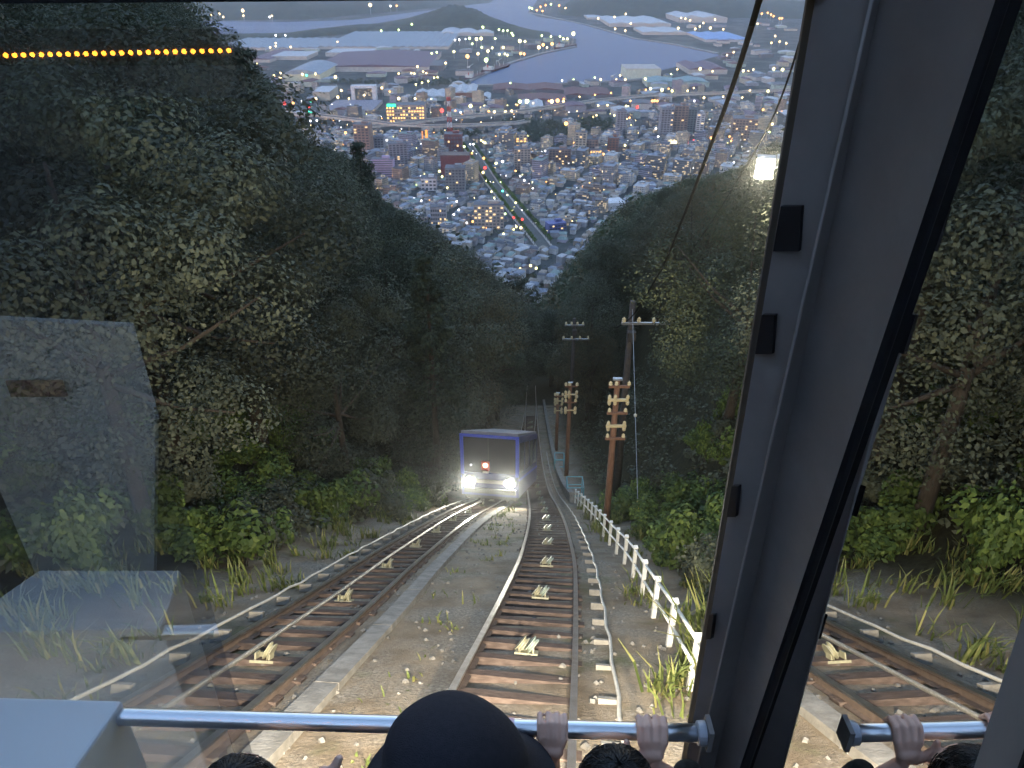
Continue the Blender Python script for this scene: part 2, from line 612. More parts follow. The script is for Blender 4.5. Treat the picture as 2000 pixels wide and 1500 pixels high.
M_SHEAVE2 = solid('sheave_pale_green', (0.26, 0.33, 0.28), (0.36, 0.38, 0.31), 10, 0.5, 0.1, 0.2)
GAUGE = 1.067

def path_frames(xf, y0, y1, step, off=0.0, up=0.0):
    fr = []
    y = y0
    while y <= y1 + 1e-6:
        p = Vector((xf(y), y, zv(y)))
        q = Vector((xf(y + 0.2), y + 0.2, zv(y + 0.2)))
        t = (q - p).normalized()
        l = Vector((t.y, -t.x, 0)).normalized()
        u = l.cross(t).normalized()
        fr.append((p + l * off + u * up, l, u))
        y += step
    return fr

RAIL = [(-0.06, 0), (0.06, 0), (0.06, 0.012), (0.012, 0.03), (0.012, 0.10), (0.034, 0.112), (0.034, 0.14), (-0.034, 0.14), (-0.034, 0.112), (-0.012, 0.10), (-0.012, 0.03), (-0.06, 0.012)]
def rail_mesh(frames):
    b = MB()
    b.sweep(frames, RAIL)
    n = len(RAIL)
    for i in range(len(frames) - 1):
        b.m[i * n + 6] = 1          # running surface
        b.m[i * n + 5] = 1
        b.m[i * n + 7] = 1
    return b

sleeper_me = MB()
for k in range(1):
    sleeper_me.hexa([(-0.66, -0.11, -0.10), (0.66, -0.11, -0.10), (0.66, 0.11, -0.10), (-0.66, 0.11, -0.10),
                     (-0.65, -0.10, 0.055), (0.65, -0.10, 0.055), (0.65, 0.10, 0.055), (-0.65, 0.10, 0.055)])
sleeper_me = sleeper_me.mesh('sleeper', M_SLEEPER)

def frame_matrix(fr):
    p, l, u = fr
    f = u.cross(l).normalized()
    m = Matrix((l, f, u)).transposed().to_4x4()
    m.translation = p
    return m

def sheave_bracket_mesh():
    b = MB()
    b.box((-0.13, 0, 0.09), (0.03, 0.20, 0.20))
    b.box((0.13, 0, 0.09), (0.03, 0.20, 0.20))
    b.box((0, 0, 0.04), (0.44, 0.26, 0.05))
    b.box((0, 0.11, 0.10), (0.26, 0.02, 0.10))
    return b.mesh('bracket', M_SHEAVE)
def sheave_wheel_mesh(mat):
    b = MB()
    ax = Matrix.Rotation(math.pi / 2, 3, 'Y')
    b.lathe([(0.05, -0.05), (0.17, -0.05), (0.17, -0.035), (0.12, -0.01), (0.12, 0.01), (0.17, 0.035), (0.17, 0.05), (0.05, 0.05)], n=18, axis=ax)
    return b.mesh('sheave_wheel', mat, smooth=False)
BR_ME = sheave_bracket_mesh()
WH_ME = sheave_wheel_mesh(M_SHEAVE)
WH2_ME = sheave_wheel_mesh(M_SHEAVE2)

def make_track(label, xf, y1, side, sleepers_to, sheave_first, rope):
    t = thing('railway_track', label, 'railway track', (0, 0, 0), 0)
    fr = path_frames(xf, -3.0, y1, 0.5, 0, 0.02)
    for s in (-1, 1):
        f2 = [(p + l * s * (GAUGE / 2 + 0.034), l, u) for p, l, u in fr]
        rail_mesh(f2).build('rail', [M_RUST, M_RAILTOP], t, smooth=False)
    y = -1.0
    k = 0
    while y < sleepers_to:
        f1 = path_frames(xf, y, y, 1.0, 0, 0.0)[0]
        o = link('sleeper', sleeper_me, t)
        m = frame_matrix(f1)
        o.matrix_world = m @ Matrix.Rotation(rng.normal(0, 0.012), 4, 'Z') @ Matrix.Translation((rng.normal(0, 0.02), 0, rng.normal(0, 0.008)))
        y += 0.52
    # rope pulleys down the middle, tilted in the curve
    y = sheave_first
    k = 0
    while y < min(y1, 60):
        f1 = path_frames(xf, y, y, 1.0, 0, 0.02)[0]
        m = frame_matrix(f1)
        br = link('pulley_bracket', BR_ME, t)
        br.matrix_world = m @ Matrix.Scale(0.62, 4)
        for q, sx in enumerate(((-0.09, 0.09) if side > 0 else (0.10,))):
            w = link('pulley_wheel', WH2_ME if (side > 0 and q == 1) else WH_ME, t)
            w.matrix_world = m @ Matrix.Scale(0.62, 4) @ Matrix.Translation((sx, 0, 0.20)) @ Matrix.Rotation(R(38 if side > 0 else 24), 4, 'Y')
        y += 2.72
        k += 1
    if rope:
        b = MB()
        b.tube([p + l * 0.02 for p, l, u in path_frames(xf, -3, 24.6, 0.6, 0, 0.26)], 0.026, 8)
        b.build('haul_rope', M_ROPE, t, smooth=True)
    # pale cable pipe on the outer side, on small brackets
    b = MB()
    pts = []
    for i, (p, l, u) in enumerate(path_frames(xf, -3, min(y1, 44), 0.45, side * 0.98, 0.16)):
        pts.append(p + l * 0.016 * math.sin(i * 1.9) + u * 0.012 * math.sin(i * 2.7 + 1))
    b.tube(pts, 0.021, 8)
    b.build('cable_pipe', M_PIPE, t, smooth=True)
    bme = None
    for i, fr1 in enumerate(path_frames(xf, 2.0, min(y1, 40), 0.9, side * 0.90, 0.0)):
        if bme is None:
            bb = MB(); bb.box((0, 0, 0.06), (0.20, 0.08, 0.12)); bme = bb.mesh('pipe_bracket', M_CONCRETE)
        o = link('pipe_bracket', bme, t)
        o.matrix_world = frame_matrix(fr1)
    return t

track_r = make_track('right railway track with paired pale green rope pulleys and brown sleepers', xr, 90, 1, 62, 0.55, False)
track_l = make_track('left railway track with haul rope and yellow pulleys leading to the blue railcar', xl, 68, -1, 58, 0.3, True)

# concrete cable trough between the tracks, beside the left one
tr = thing('cable_trough', 'long grey concrete cable trough beside the left railway track', 'trough', (0, 0, 0))
fr = path_frames(xl, -3, 30, 0.5, 1.0, 0.0)
for a in range(0, len(fr) - 1, 4):
    seg = fr[a:a + 5]
    if len(seg) < 2: continue
    j = (seg[-1][0] - seg[0][0]).normalized() * 0.012
    seg = [(seg[0][0] + j, seg[0][1], seg[0][2])] + seg[1:-1] + [(seg[-1][0] - j, seg[-1][1], seg[-1][2])]
    b = MB(); b.sweep(seg, [(-0.13, -0.10), (0.13, -0.10), (0.125, 0.13), (-0.125, 0.13)])
    b.build('trough_cover', M_CONCRETE, tr)
# low concrete edge beside the right track further down
wl = thing('track_wall', 'low pale concrete wall along the track beyond the railcar', 'wall', (0, 0, 0))
b = MB(); b.sweep(path_frames(xr, 27, 72, 0.8, 1.42, 0.0), [(-0.10, -0.3), (0.10, -0.3), (0.10, 0.42), (-0.10, 0.42)])
b.build('wall_body', M_CONCRETE, wl)
b = MB(); b.sweep(path_frames(xr, 27, 72, 0.8, 1.42, 0.42), [(-0.13, 0.003), (0.13, 0.003), (0.13, 0.07), (-0.13, 0.07)])
b.build('wall_coping', M_CONCRETE, wl)

# ------------------------------------------------------------------ white fence on the right
M_WHITE = solid('white_paint', (0.72, 0.73, 0.70), (0.60, 0.61, 0.58), 9, 0.5, 0, 0.15)
M_TEAL = solid('teal_paint', (0.13, 0.33, 0.38), (0.20, 0.42, 0.46), 9, 0.5, 0, 0.1)
def xfence(y): return xr(y) + interp(y, [(2, 1.78), (6.3, 1.72), (10.6, 1.66), (16, 1.55), (28, 1.55)])
fence = thing('fence', 'white two-rail pedestrian fence along the right edge of the tracks', 'fence', (0, 0, 0))
posts = []
y = 3.6
while y < 27.5:
    posts.append(y); y += 1.36
for y in posts:
    x = xfence(y); z = ground_z(x, y)
    b = MB(); b.box((x, y, z + 0.33), (0.065, 0.065, 0.86))
    b.box((x, y, z + 0.772), (0.078, 0.078, 0.022))
    b.build('fence_post', M_WHITE, fence)
for h in (0.70, 0.36):
    for ya, yb in zip(posts, posts[1:]):
        pa = Vector((xfence(ya), ya, ground_z(xfence(ya), ya) + h)); pb = Vector((xfence(yb), yb, ground_z(xfence(yb), yb) + h))
        b = MB(); d = (pb - pa).normalized() * 0.033
        b.tube([pa + d, pb - d], 0.022, 8)
        b.build('fence_rail', M_WHITE, fence, smooth=True)

# small teal guard cages beside the track
def cage(label, px, y, w, dpt, h):
    d = to_px((0, y, zv(y)))[2]
    x = (px - 1000) / F * d
    z = zv(y) - 0.05
    t = thing('guard_cage', label, 'guard cage', (x, y, z))
    for sx in (-1, 1):
        for sy in (-1, 1):
            b = MB(); b.box((sx * w / 2, sy * dpt / 2, h / 2 - 0.3), (0.05, 0.05, h + 0.6)); b.build('cage_post', M_TEAL, t)
    for zz in (h, h * 0.5):
        b = MB()
        b.box((0, -dpt / 2 - 0.004, zz), (w - 0.05, 0.036, 0.045)); b.build('cage_bar', M_TEAL, t)
        b = MB(); b.box((0, dpt / 2 + 0.004, zz), (w - 0.05, 0.036, 0.045)); b.build('cage_bar', M_TEAL, t)
        b = MB(); b.box((-w / 2 - 0.004, 0, zz), (0.036, dpt - 0.05, 0.045)); b.build('cage_bar', M_TEAL, t)
        b = MB(); b.box((w / 2 + 0.004, 0, zz), (0.036, dpt - 0.05, 0.045)); b.build('cage_bar', M_TEAL, t)
    b = MB(); b.box((-w / 2 - 0.03, 0, h * 0.46), (0.012, dpt - 0.06, h * 0.8)); b.build('cage_panel', M_TEAL, t)
cage('teal metal guard cage at the far end of the white fence', 1122, 29.5, 0.78, 0.9, 1.0)
cage('small teal guard cage behind the other one by the dark poles', 1092, 39.0, 0.6, 0.8, 1.05)

# ------------------------------------------------------------------ poles with insulators
M_POLE = solid('rusty_pole', (0.17, 0.085, 0.052), (0.27, 0.145, 0.090), 6, 0.75, 0, 0.35, stretch=(4, 4, 0.6))
M_DARKPOLE = solid('dark_pole', (0.055, 0.05, 0.048), (0.09, 0.08, 0.075), 6, 0.8, 0, 0.3)
M_PORCELAIN = solid('cream_porcelain', (0.72, 0.60, 0.34), (0.62, 0.50, 0.28), 12, 0.25, 0)
M_GALV = solid('galvanised_steel', (0.36, 0.37, 0.38), (0.46, 0.47, 0.48), 12, 0.45, 0.7)
M_YELLOW = solid('yellow_guard', (0.70, 0.50, 0.06), (0.55, 0.38, 0.05), 9, 0.5)
M_CABLE = solid('black_cable', (0.006, 0.006, 0.007), (0.012, 0.012, 0.012), 30, 0.8, spec=0.1)

insul_me = MB()
insul_me.lathe([(0.018, 0), (0.018, 0.03), (0.055, 0.03), (0.058, 0.05), (0.03, 0.075), (0.05, 0.085), (0.05, 0.105), (0.022, 0.135), (0.012, 0.15)], n=12)
insul_me = insul_me.mesh('insulator', M_PORCELAIN, smooth=False)

def insulator_pole(label, px, y, ytop, arms, mat, width=0.2, arm_w=0.75, ins_scale=1.6):
    d = to_px((0, y, zv(y)))[2]
    x = (px - 1000) / F * d
    z = ground_z(x, y) - 0.15
    zt = at_y(px, ytop, y).z
    h = zt - z
    t = thing('utility_pole', label, 'pole', (x, y, z))
    b = MB(); b.tube([(0, 0, 0), (0, 0, h * 0.5), (0, 0, h)], [width / 2 * 1.15, width / 2, width / 2 * 0.8], 10)
    b.build('pole_shaft', mat, t, smooth=True)
    b = MB(); b.box((0, 0, h + 0.03), (0.26, 0.12, 0.05)); b.build('pole_cap', M_GALV, t)
    for k in range(arms):
        za = h - 0.14 - k * 0.42 * (h / 5.3)
        b = MB(); b.box((0.04, -width / 2 - 0.035, za), (arm_w, 0.06, 0.07)); b.build('crossarm', M_PORCELAIN if k % 2 else mat, t)
        for sx in ((-0.42, -0.14, 0.46) if k < 2 else (-0.38, 0.4)):
            o = link('insulator', insul_me, t)
            o.location = (sx * arm_w + 0.04, -width / 2 - 0.04, za + 0.033)
            o.scale = (ins_scale,) * 3
            if k % 2:
                o = link('insulator', insul_me, t)
                o.location = (sx * arm_w + 0.04, -width / 2 - 0.04, za - 0.033)
                o.scale = (ins_scale, ins_scale, -ins_scale)
    return t, Vector((x, y, zt)), z
insulator_pole('rust brown pole with rows of cream insulators just behind the white fence', 1183, 17.9, 742, 5, M_POLE, 0.19, 0.58, 0.95)
insulator_pole('dark pole with lit insulators behind the teal cages, taller of the pair', 1106, 37.0, 748, 4, M_POLE, 0.24, 0.72, 1.6)
insulator_pole('dark pole with lit insulators beside the concrete wall, lower of the pair', 1086, 45.0, 768, 4, M_POLE, 0.24, 0.60, 1.6)

def tall_pole(label, px, y, ytop, arm_px, arms):
    d = to_px((0, y, zv(y)))[2]
    x = (px - 1000) / F * d
    z = ground_z(x, y) - 0.2
    zt = at_y(px, ytop, y).z
    h = zt - z
    t = thing('power_pole', label, 'pole', (x, y, z))
    b = MB(); b.tube([(0, 0, 0), (0, 0, h)], [0.2, 0.13], 10); b.build('pole_shaft', M_DARKPOLE, t, smooth=True)
    for k, (dz, x0, x1) in enumerate(arms):
        b = MB(); b.box(((x0 + x1) / 2, -0.17, h - dz), (x1 - x0, 0.09, 0.10)); b.build('crossarm', M_GALV, t)
        for q in range(4):
            o = link('insulator', insul_me, t)
            o.location = (lerp(x0 + 0.1, x1 - 0.1, q / 3), -0.17, h - dz + 0.048); o.scale = (1.7,) * 3
    b = MB(); b.box((0.02, -0.3, h - arms[0][0] - 0.55), (0.34, 0.24, 0.42)); b.build('junction_box', M_DARKPOLE, t)
    return Vector((x, y, zt))
tp1 = tall_pole('tall dark power pole whose pale crossarm stands against the right slope', 1203, 30.0, 588, 0, [(1.0, -0.45, 1.75)])
tp2 = tall_pole('dark power pole with two short crossarms above the small insulator poles', 1112, 52.0, 622, 0, [(0.5, -0.75, 0.75), (1.7, -0.9, 1.2)])

# guy wire with yellow guard
gw0 = tp1 + Vector((0, 0, -0.3))
gw1 = Vector((0, 0, 0)) + at_depth(1245, 1040, 23.5)
gw1.z = ground_z(gw1.x, gw1.y)
t = thing('guy_wire', 'thin guy wire with a yellow sleeve near the ground beside the rust brown pole', 'wire', (0, 0, 0))
b = MB(); b.tube([gw0, gw1], 0.012, 6); b.build('wire_strand', M_GALV, t)
b = MB(); b.tube([lerp(gw1, gw0, 0.0), lerp(gw1, gw0, 0.085)], 0.035, 8); b.build('yellow_sleeve', M_YELLOW, t, smooth=True)
b = MB(); b.lathe([(0.02, -0.07), (0.06, -0.03), (0.06, 0.03), (0.02, 0.07)], c=tuple(lerp(gw1, gw0, 0.42)), n=10); b.build('strain_insulator', M_WHITE, t)

# hanging cables
def hang(label, pix, r, sag=0.0):
    pts = [at_depth(*p) for p in pix]
    dense = []
    P = [pts[0]] + pts + [pts[-1]]
    for i in range(1, len(P) - 2):
        for k in range(10):
            tt = k / 10
            a, b_, c, d = P[i - 1], P[i], P[i + 1], P[i + 2]
            dense.append(0.5 * ((2 * b_) + (c - a) * tt + (2 * a - 5 * b_ + 4 * c - d) * tt ** 2 + (3 * b_ - a - 3 * c + d) * tt ** 3))
    dense.append(pts[-1])
    b = MB(); b.tube(dense, r, 6)
    o = b.build('overhead_cable', M_CABLE, None, smooth=True)
    tag(o, label, 'cable')
hang('thick black overhead cable running down to the tall power pole', [(1600, -420, 3.2), (1483, 0, 5.2), (1432, 165, 7.0), (1388, 285, 9.5), (1332, 430, 14), (1290, 528, 20), (1236, 616, 31.0), (1205, 640, 34.4)], 0.024)
hang('thin dark overhead cable close beside the window pillar', [(1620, -120, 6.0), (1537, 160, 8.5), (1490, 268, 11.5), (1440, 352, 16), (1380, 448, 24), (1300, 560, 40), (1240, 632, 60)], 0.012)

# floodlight beside the track, on its own post
fl = at_depth(1494, 326, 12.5)
gz = ground_z(fl.x + 0.42, fl.y)
t = thing('floodlight_post', 'bright white rectangular floodlight on a post beside the window pillar', 'floodlight', (fl.x + 0.42, fl.y, gz))
hh = fl.z - gz
b = MB(); b.tube([(0, 0, -0.2), (0, 0, hh + 0.25)], [0.07, 0.05], 10); b.build('post_shaft', M_GALV, t, smooth=True)
b = MB(); b.tube([(0, 0, hh), (-0.28, -0.02, hh)], 0.022, 8); b.build('lamp_bracket', M_GALV, t, smooth=True)
rot = (Vector((-0.30, -1.0, -0.42))).to_track_quat('-Y', 'Z').to_matrix()
nf = rot @ Vector((0, -1, 0))
hd = MB(); hd.box((-0.42, 0, hh), (0.30, 0.12, 0.40), rot); lamp_o = hd.build('lamp_housing', M_GALV, t)
lens = MB(); lens.box((-0.42 + nf.x * 0.064, nf.y * 0.064, hh + nf.z * 0.064), (0.275, 0.012, 0.375), rot)
b = MB(); b.box((-0.10, 0.16, hh + 0.06), (0.16, 0.14, 0.18), rot); b.build('down_line_lamp', M_GALV, t)
lens.build('lamp_lens', emit('floodlight_glow', (1.0, 0.88, 0.62), 240.0, True), t)
# ------------------------------------------------------------------ vegetation
M_BARK = solid('bark', (0.045, 0.036, 0.028), (0.085, 0.07, 0.055), 8, 0.9, 0, 0.6, stretch=(3, 3, 0.7))
M_LEAF = leaf_mat('broad_leaves', (0.060, 0.070, 0.050), (0.082, 0.094, 0.062), (0.108, 0.118, 0.074))
M_LEAF_O = leaf_mat('autumn_leaves', (0.075, 0.068, 0.042), (0.105, 0.094, 0.054), (0.135, 0.115, 0.060))
M_LEAF_D = leaf_mat('cedar_needles', (0.036, 0.052, 0.037), (0.055, 0.074, 0.047), (0.082, 0.098, 0.058))
M_LEAF_B = leaf_mat('shrub_leaves', (0.05, 0.085, 0.022), (0.09, 0.14, 0.035), (0.18, 0.24, 0.055))
M_GRASS = leaf_mat('grass_blades', (0.07, 0.095, 0.025), (0.13, 0.16, 0.045), (0.26, 0.24, 0.09))

def leaves(centers, radii, n_each, size, flat=0.5, squash=0.85):
    """leaf-shaped faces spread over clumps: centers (k,3), radii (k,)"""
    k = len(centers)
    n = k * n_each
    c = np.repeat(np.asarray(centers), n_each, axis=0)
    r = np.repeat(np.asarray(radii), n_each)
    d = rng.normal(size=(n, 3)); d /= np.linalg.norm(d, axis=1)[:, None]
    rad = r * rng.uniform(0.45, 1.0, n) ** 0.6
    p = c + d * rad[:, None] * np.array([1, 1, squash])
    nrm = d * 0.8 + rng.normal(size=(n, 3)) * flat * 0.7 + np.array([0, 0, 0.5])
    nrm /= np.linalg.norm(nrm, axis=1)[:, None]
    a = np.cross(nrm, rng.normal(size=(n, 3))); a /= np.linalg.norm(a, axis=1)[:, None]
    b = np.cross(nrm, a)
    s = size * rng.uniform(0.6, 1.35, n)[:, None]
    L, Wd = s * 0.5, s * 0.29
    droop = nrm * s * 0.10
    V = np.empty((n, 4, 3))
    V[:, 0] = p - a * L - droop
    V[:, 1] = p + b * Wd + a * L * 0.1
    V[:, 2] = p + a * L - droop
    V[:, 3] = p - b * Wd + a * L * 0.1
    return V.reshape(-1, 3)

def broad_tree(seed, H=12.0, mat=None, n_clump=36, n_leaf=150, leaf=0.26, spread=1.0):
    n_clump, n_leaf, leaf = int(n_clump * 1.4), int(n_leaf * 4.0), leaf * 0.44
    global rng
    rng = np.random.default_rng(seed)
    cs, rs = [], []
    R0 = 0.29 * H * spread
    for _ in range(n_clump):
        th = rng.uniform(0, 2 * math.pi); u = rng.uniform(-0.95, 1.0)
        q = math.sqrt(max(0, 1 - u * u)) * rng.uniform(0.45, 1.05)
        cs.append((math.cos(th) * q * R0, math.sin(th) * q * R0, 0.57 * H + u * 0.40 * H * rng.uniform(0.7, 1.05)))
        rs.append(rng.uniform(0.07, 0.125) * H)
    crown = quads_mesh('crown', leaves(cs, rs, n_leaf, leaf), 4, mat or M_LEAF)
    b = MB()
    bend = rng.normal(0, 0.02 * H, 2)
    b.tube([(0, 0, -1.2), (bend[0] * 0.3, bend[1] * 0.3, 0.25 * H), (bend[0], bend[1], 0.5 * H), (bend[0] * 1.4, bend[1], 0.78 * H)], [0.021 * H, 0.016 * H, 0.011 * H, 0.003 * H], 8)
    for i in rng.choice(n_clump, 7, replace=False):
        c = Vector(cs[i]); s = Vector((bend[0] * 0.6, bend[1] * 0.6, rng.uniform(0.3, 0.5) * H))
        b.tube([s, (s + c) / 2 + Vector((0, 0, -0.02 * H)), c], [0.008 * H, 0.005 * H, 0.002 * H], 5)
    return crown, b.mesh('trunk', M_BARK, smooth=True), H

def cedar_tree(seed, H=14.0):
    global rng
    rng = np.random.default_rng(seed)
    cs, rs = [], []
    for k in range(120):
        f = rng.uniform(0.10, 1.0)
        q = (1.02 - f) ** 0.8 * 0.17 * H * rng.uniform(0.5, 1.05) + 0.1
        th = rng.uniform(0, 2 * math.pi)
        cs.append((math.cos(th) * q, math.sin(th) * q, f * H)); rs.append((0.055 - 0.025 * f) * H)
    crown = quads_mesh('crown', leaves(cs, rs, 120, 0.17, squash=0.7), 4, M_LEAF_D)
    b = MB(); b.tube([(0, 0, -1.2), (0, 0, 0.5 * H), (0, 0, 0.97 * H)], [0.017 * H, 0.011 * H, 0.003 * H], 8)
    return crown, b.mesh('trunk', M_BARK, smooth=True), H

VAR = [broad_tree(11), broad_tree(12, 12, None, 30, 160, 0.28, 1.15), broad_tree(13, 12, M_LEAF_O, 34, 140, 0.25, 1.0), broad_tree(14, 12, None, 44, 120, 0.24, 0.9),
       broad_tree(15, 12, M_LEAF_D, 38, 150, 0.25, 1.05), cedar_tree(16)]
DESC = ['round-crowned green broadleaf tree', 'wide spreading green broadleaf tree', 'brownish autumn-tinted broadleaf tree', 'narrow leafy broadleaf tree', 'dark dense broadleaf tree', 'tall pointed dark cedar']

LEFT_SIL = [(-200, -300), (330, -120), (388, 5), (430, 85), (470, 100), (540, 175), (575, 245), (600, 268), (660, 290), (700, 300), (735, 375), (790, 405), (830, 440), (880, 462), (950, 478), (985, 500), (1010, 560), (1040, 590), (1100, 600)]
RIGHT_SIL = [(960, 585), (1008, 569), (1042, 546), (1070, 522), (1107, 474), (1126, 452), (1188, 416), (1219, 396), (1250, 383), (1312, 363), (1343, 350), (1436, 333), (1480, 318), (1540, 270), (1600, 220), (2200, 0)]
def sil_ok(p, H, rad, sil, slack=6):
    if sil is LEFT_SIL: slack -= 12
    for dx, dz in ((0, H), (-rad * 0.7, H * 0.8), (rad * 0.7, H * 0.8), (-rad, H * 0.6), (rad, H * 0.6)):
        x, y, d = to_px((p[0] + dx, p[1], p[2] + dz))
        if d < 1: return False
        if y < interp(x, sil) - slack:
            return False
    return True

def covers_poles(x, y, z, H):
    """whether a crown would stand in front of the line of poles or the railcar"""
    if y > 50: return False
    rad = 0.36 * H
    a = to_px((x - rad, y, z + H * 0.5)); c_ = to_px((x + rad, y, z + H * 0.5))
    return (a[0] < 1232 and c_[0] > 1052 and y > 14) or (y < 26 and a[0] < 1060 and c_[0] > 885)

def place_tree(x, y, H, vi, where, group):
    crown, trunk, H0 = VAR[vi]
    z = ground_z(x, y)
    s = H / H0
    if group:
        s_ = (left_edge(y) - x) if x < 0 or x < left_edge(y) else (x - right_edge(y))
        up_ = 'low on' if s_ < 9 else ('midway up' if s_ < 20 else 'high on')
        far_ = 'near the cabin' if y < 13 else ('before the railcar' if y < 26 else ('just beyond the railcar' if y < 48 else 'far beyond the railcar'))
        size_ = 'small ' if H < 8 else ('very tall ' if H > 13.5 else '')
        where = f'{up_} the {where} slope {far_}'
        lab_ = f'{size_}{DESC[vi]} {where}'
    else:
        lab_ = f'{DESC[vi]} {where}'
    t = thing('forest_tree', lab_, 'tree', (x, y, z), random.uniform(0, 6.28), group)
    t.scale = (s * random.uniform(0.9, 1.15), s * random.uniform(0.9, 1.15), s)
    c = link('crown', crown, t); k = link('trunk', trunk, t)
    return t

# -- individual trees: left slope, then right slope, laid out on an irregular grid
random.seed(21)
def scatter(side, y0, y1, s0, s1, pitch, Hr, where, group, sil, limit):
    n = 0
    y = y0
    while y < y1:
        s = s0
        while s < s1:
            yy = y + random.uniform(-0.45, 0.45) * pitch
            ss = s + random.uniform(-0.45, 0.45) * pitch
            x = left_edge(yy) - ss if side < 0 else right_edge(yy) + ss
            s += pitch
            H = random.uniform(*Hr)
            z = ground_z(x, yy)
            top = to_px((x, yy, z + H * 0.7))
            if not (-260 < top[0] < 1650 if side < 0 else 950 < top[0] < 2500) or top[1] > 1500 or top[1] < -700:
                continue
            vi = random.choices(range(6), [4, 3, 2.2, 3, 3, 0.8])[0]
            ok = False
            for shrink in (1.0, 0.85, 0.7, 0.55, 0.42):
                if sil_ok((x, yy, z), H * shrink, 0.3 * H * shrink, sil):
                    H *= shrink; ok = True; break
            if ok and covers_poles(x, yy, z, H): ok = False
            if not ok or n >= limit:
                continue
            place_tree(x, yy, H, vi, where, group); n += 1
        y += pitch
    return n
n1 = scatter(-1, 5, 26, 3.6, 34, 3.6, (8, 12), 'left', 'trees on the left slope', LEFT_SIL, 110)
n2 = scatter(-1, 27, 95, 1.6, 46, 5.0, (11, 15.5), 'left', 'trees on the left slope', LEFT_SIL, 190)
n3 = scatter(1, 0, 30, 4.2, 26, 3.8, (7, 11), 'right', 'trees on the right slope', RIGHT_SIL, 90)
n4 = scatter(1, 31, 100, 2.6, 60, 5.6, (9, 13), 'right', 'trees on the right slope', RIGHT_SIL, 190)
print('TREES', n1, n2, n3, n4)
# conifers that stand out against the city
for px, ytop, y in ((700, 280, 62), (478, 98, 40)):
    p = at_y(px, ytop, y)
    z = ground_z(p.x, y)
    H = max(4.0, p.z - z)
    place_tree(p.x, y, H, 5, {700: 'standing out against the city at the edge of the left slope', 478: 'standing out at the top of the left slope', 1545: 'standing out beside the window pillar'}[px], None)

# -- far woods that read as one mass
def woods(name, label, pts, leaf, n_clump=7, n_leaf=16, mat=None):
    cs, rs = [], []
    for x, y, z, H in pts:
        for k in range(n_clump):
            th = random.uniform(0, 6.28); q = random.uniform(0.1, 0.27) * H
            cs.append((x + math.cos(th) * q, y + math.sin(th) * q, z + H * random.uniform(0.35, 0.9))); rs.append(H * random.uniform(0.13, 0.22))
    me = quads_mesh(name, leaves(cs, rs, n_leaf, leaf), 4, mat or M_LEAF)
    o = link(name, me)
    tag(o, label, 'woods', kind='stuff')
    return len(cs) * n_leaf
rng = np.random.default_rng(5)
random.seed(5)
pl, pr = [], []
y = 92.0
while y < 740:
    pitch = 5.5 + y * 0.006
    for side in (-1, 1):
        s = 0.5
        while s < (150 if side < 0 else 330):
            yy = y + random.uniform(-0.5, 0.5) * pitch
            ss = s + random.uniform(-0.5, 0.5) * pitch
            s += pitch
            x = left_edge(yy) - ss if side < 0 else right_edge(yy) - 3 + ss
            z = ground_z(x, yy)
            if z < CITY_Z + 7 and yy > 610: continue
            H = random.uniform(10, 15)
            q = to_px((x, yy, z + H * 0.6))
            if q[0] < 300 or q[0] > 1620 or q[1] > 800 or q[1] < -100: continue
            if not sil_ok((x, yy, z), H, 3.3, LEFT_SIL if side < 0 else RIGHT_SIL, 5):
                H *= 0.6
                if not sil_ok((x, yy, z), H, 2.2, LEFT_SIL if side < 0 else RIGHT_SIL, 5):
                    H *= 0.6
                    if not sil_ok((x, yy, z), H, 1.3, LEFT_SIL if side < 0 else RIGHT_SIL, 5): continue
            (pl if side < 0 else pr).append((x, yy, z, H))
    y += pitch
print('WOODS', len(pl), len(pr))
woods('far_woods', 'distant green woods filling the left side of the valley', pl, 1.0)
half = [p for p in pr if random.random() < 0.7]
M_LEAF_F = leaf_mat('hillside_leaves', (0.055, 0.075, 0.046), (0.080, 0.102, 0.060), (0.105, 0.125, 0.070))
woods('far_woods', 'distant green woods covering the hillside on the right', half, 1.0, mat=M_LEAF_F)
hs = set(half)
woods('far_woods', 'brownish paler crowns among the woods on the right hillside', [p for p in pr if p not in hs], 1.0, mat=M_LEAF_O)

# -- shrubs along both edges
def shrub_mesh(seed, n=12, leaf=0.11, per=110, mat=None):
    global rng
    rng = np.random.default_rng(seed)
    cs, rs = [], []
    for _ in range(n):
        th = rng.uniform(0, 6.28); q = rng.uniform(0, 0.6)
        cs.append((math.cos(th) * q, math.sin(th) * q, rng.uniform(0.25, 0.95))); rs.append(rng.uniform(0.22, 0.40))
    f = quads_mesh('foliage', leaves(cs, rs, per, leaf), 4, mat or M_LEAF_B)
    b = MB()
    for c in cs[:6]:
        b.tube([(0, 0, -0.25), (c[0] * 0.5, c[1] * 0.5, c[2] * 0.5), c], [0.02, 0.013, 0.005], 5)
    return f, b.mesh('stems', M_BARK)
SH = [shrub_mesh(31), shrub_mesh(32, 14, 0.13, 100), shrub_mesh(33, 12, 0.10, 120, M_LEAF), shrub_mesh(34, 10, 0.14, 90)]
def shrub(x, y, r, h, label, group):
    vi = random.randrange(4)
    far_ = 'nearest the cabin' if y < 7 else ('about a quarter of the way to the railcar' if y < 12 else ('halfway to the railcar' if y < 18 else 'almost level with the railcar'))
    label = f"{'tall' if h > 1.25 else ('low' if h < 0.95 else 'rounded')} {'broad ' if r > 1.1 else ''}{label} {far_}"
    t = thing('shrub', label, 'shrub', (x, y, ground_z(x, y) - 0.05), random.uniform(0, 6.28), group)
    t.scale = (r, r, h)
    link('foliage', SH[vi][0], t); link('stems', SH[vi][1], t)
random.seed(44)
y = 5.0
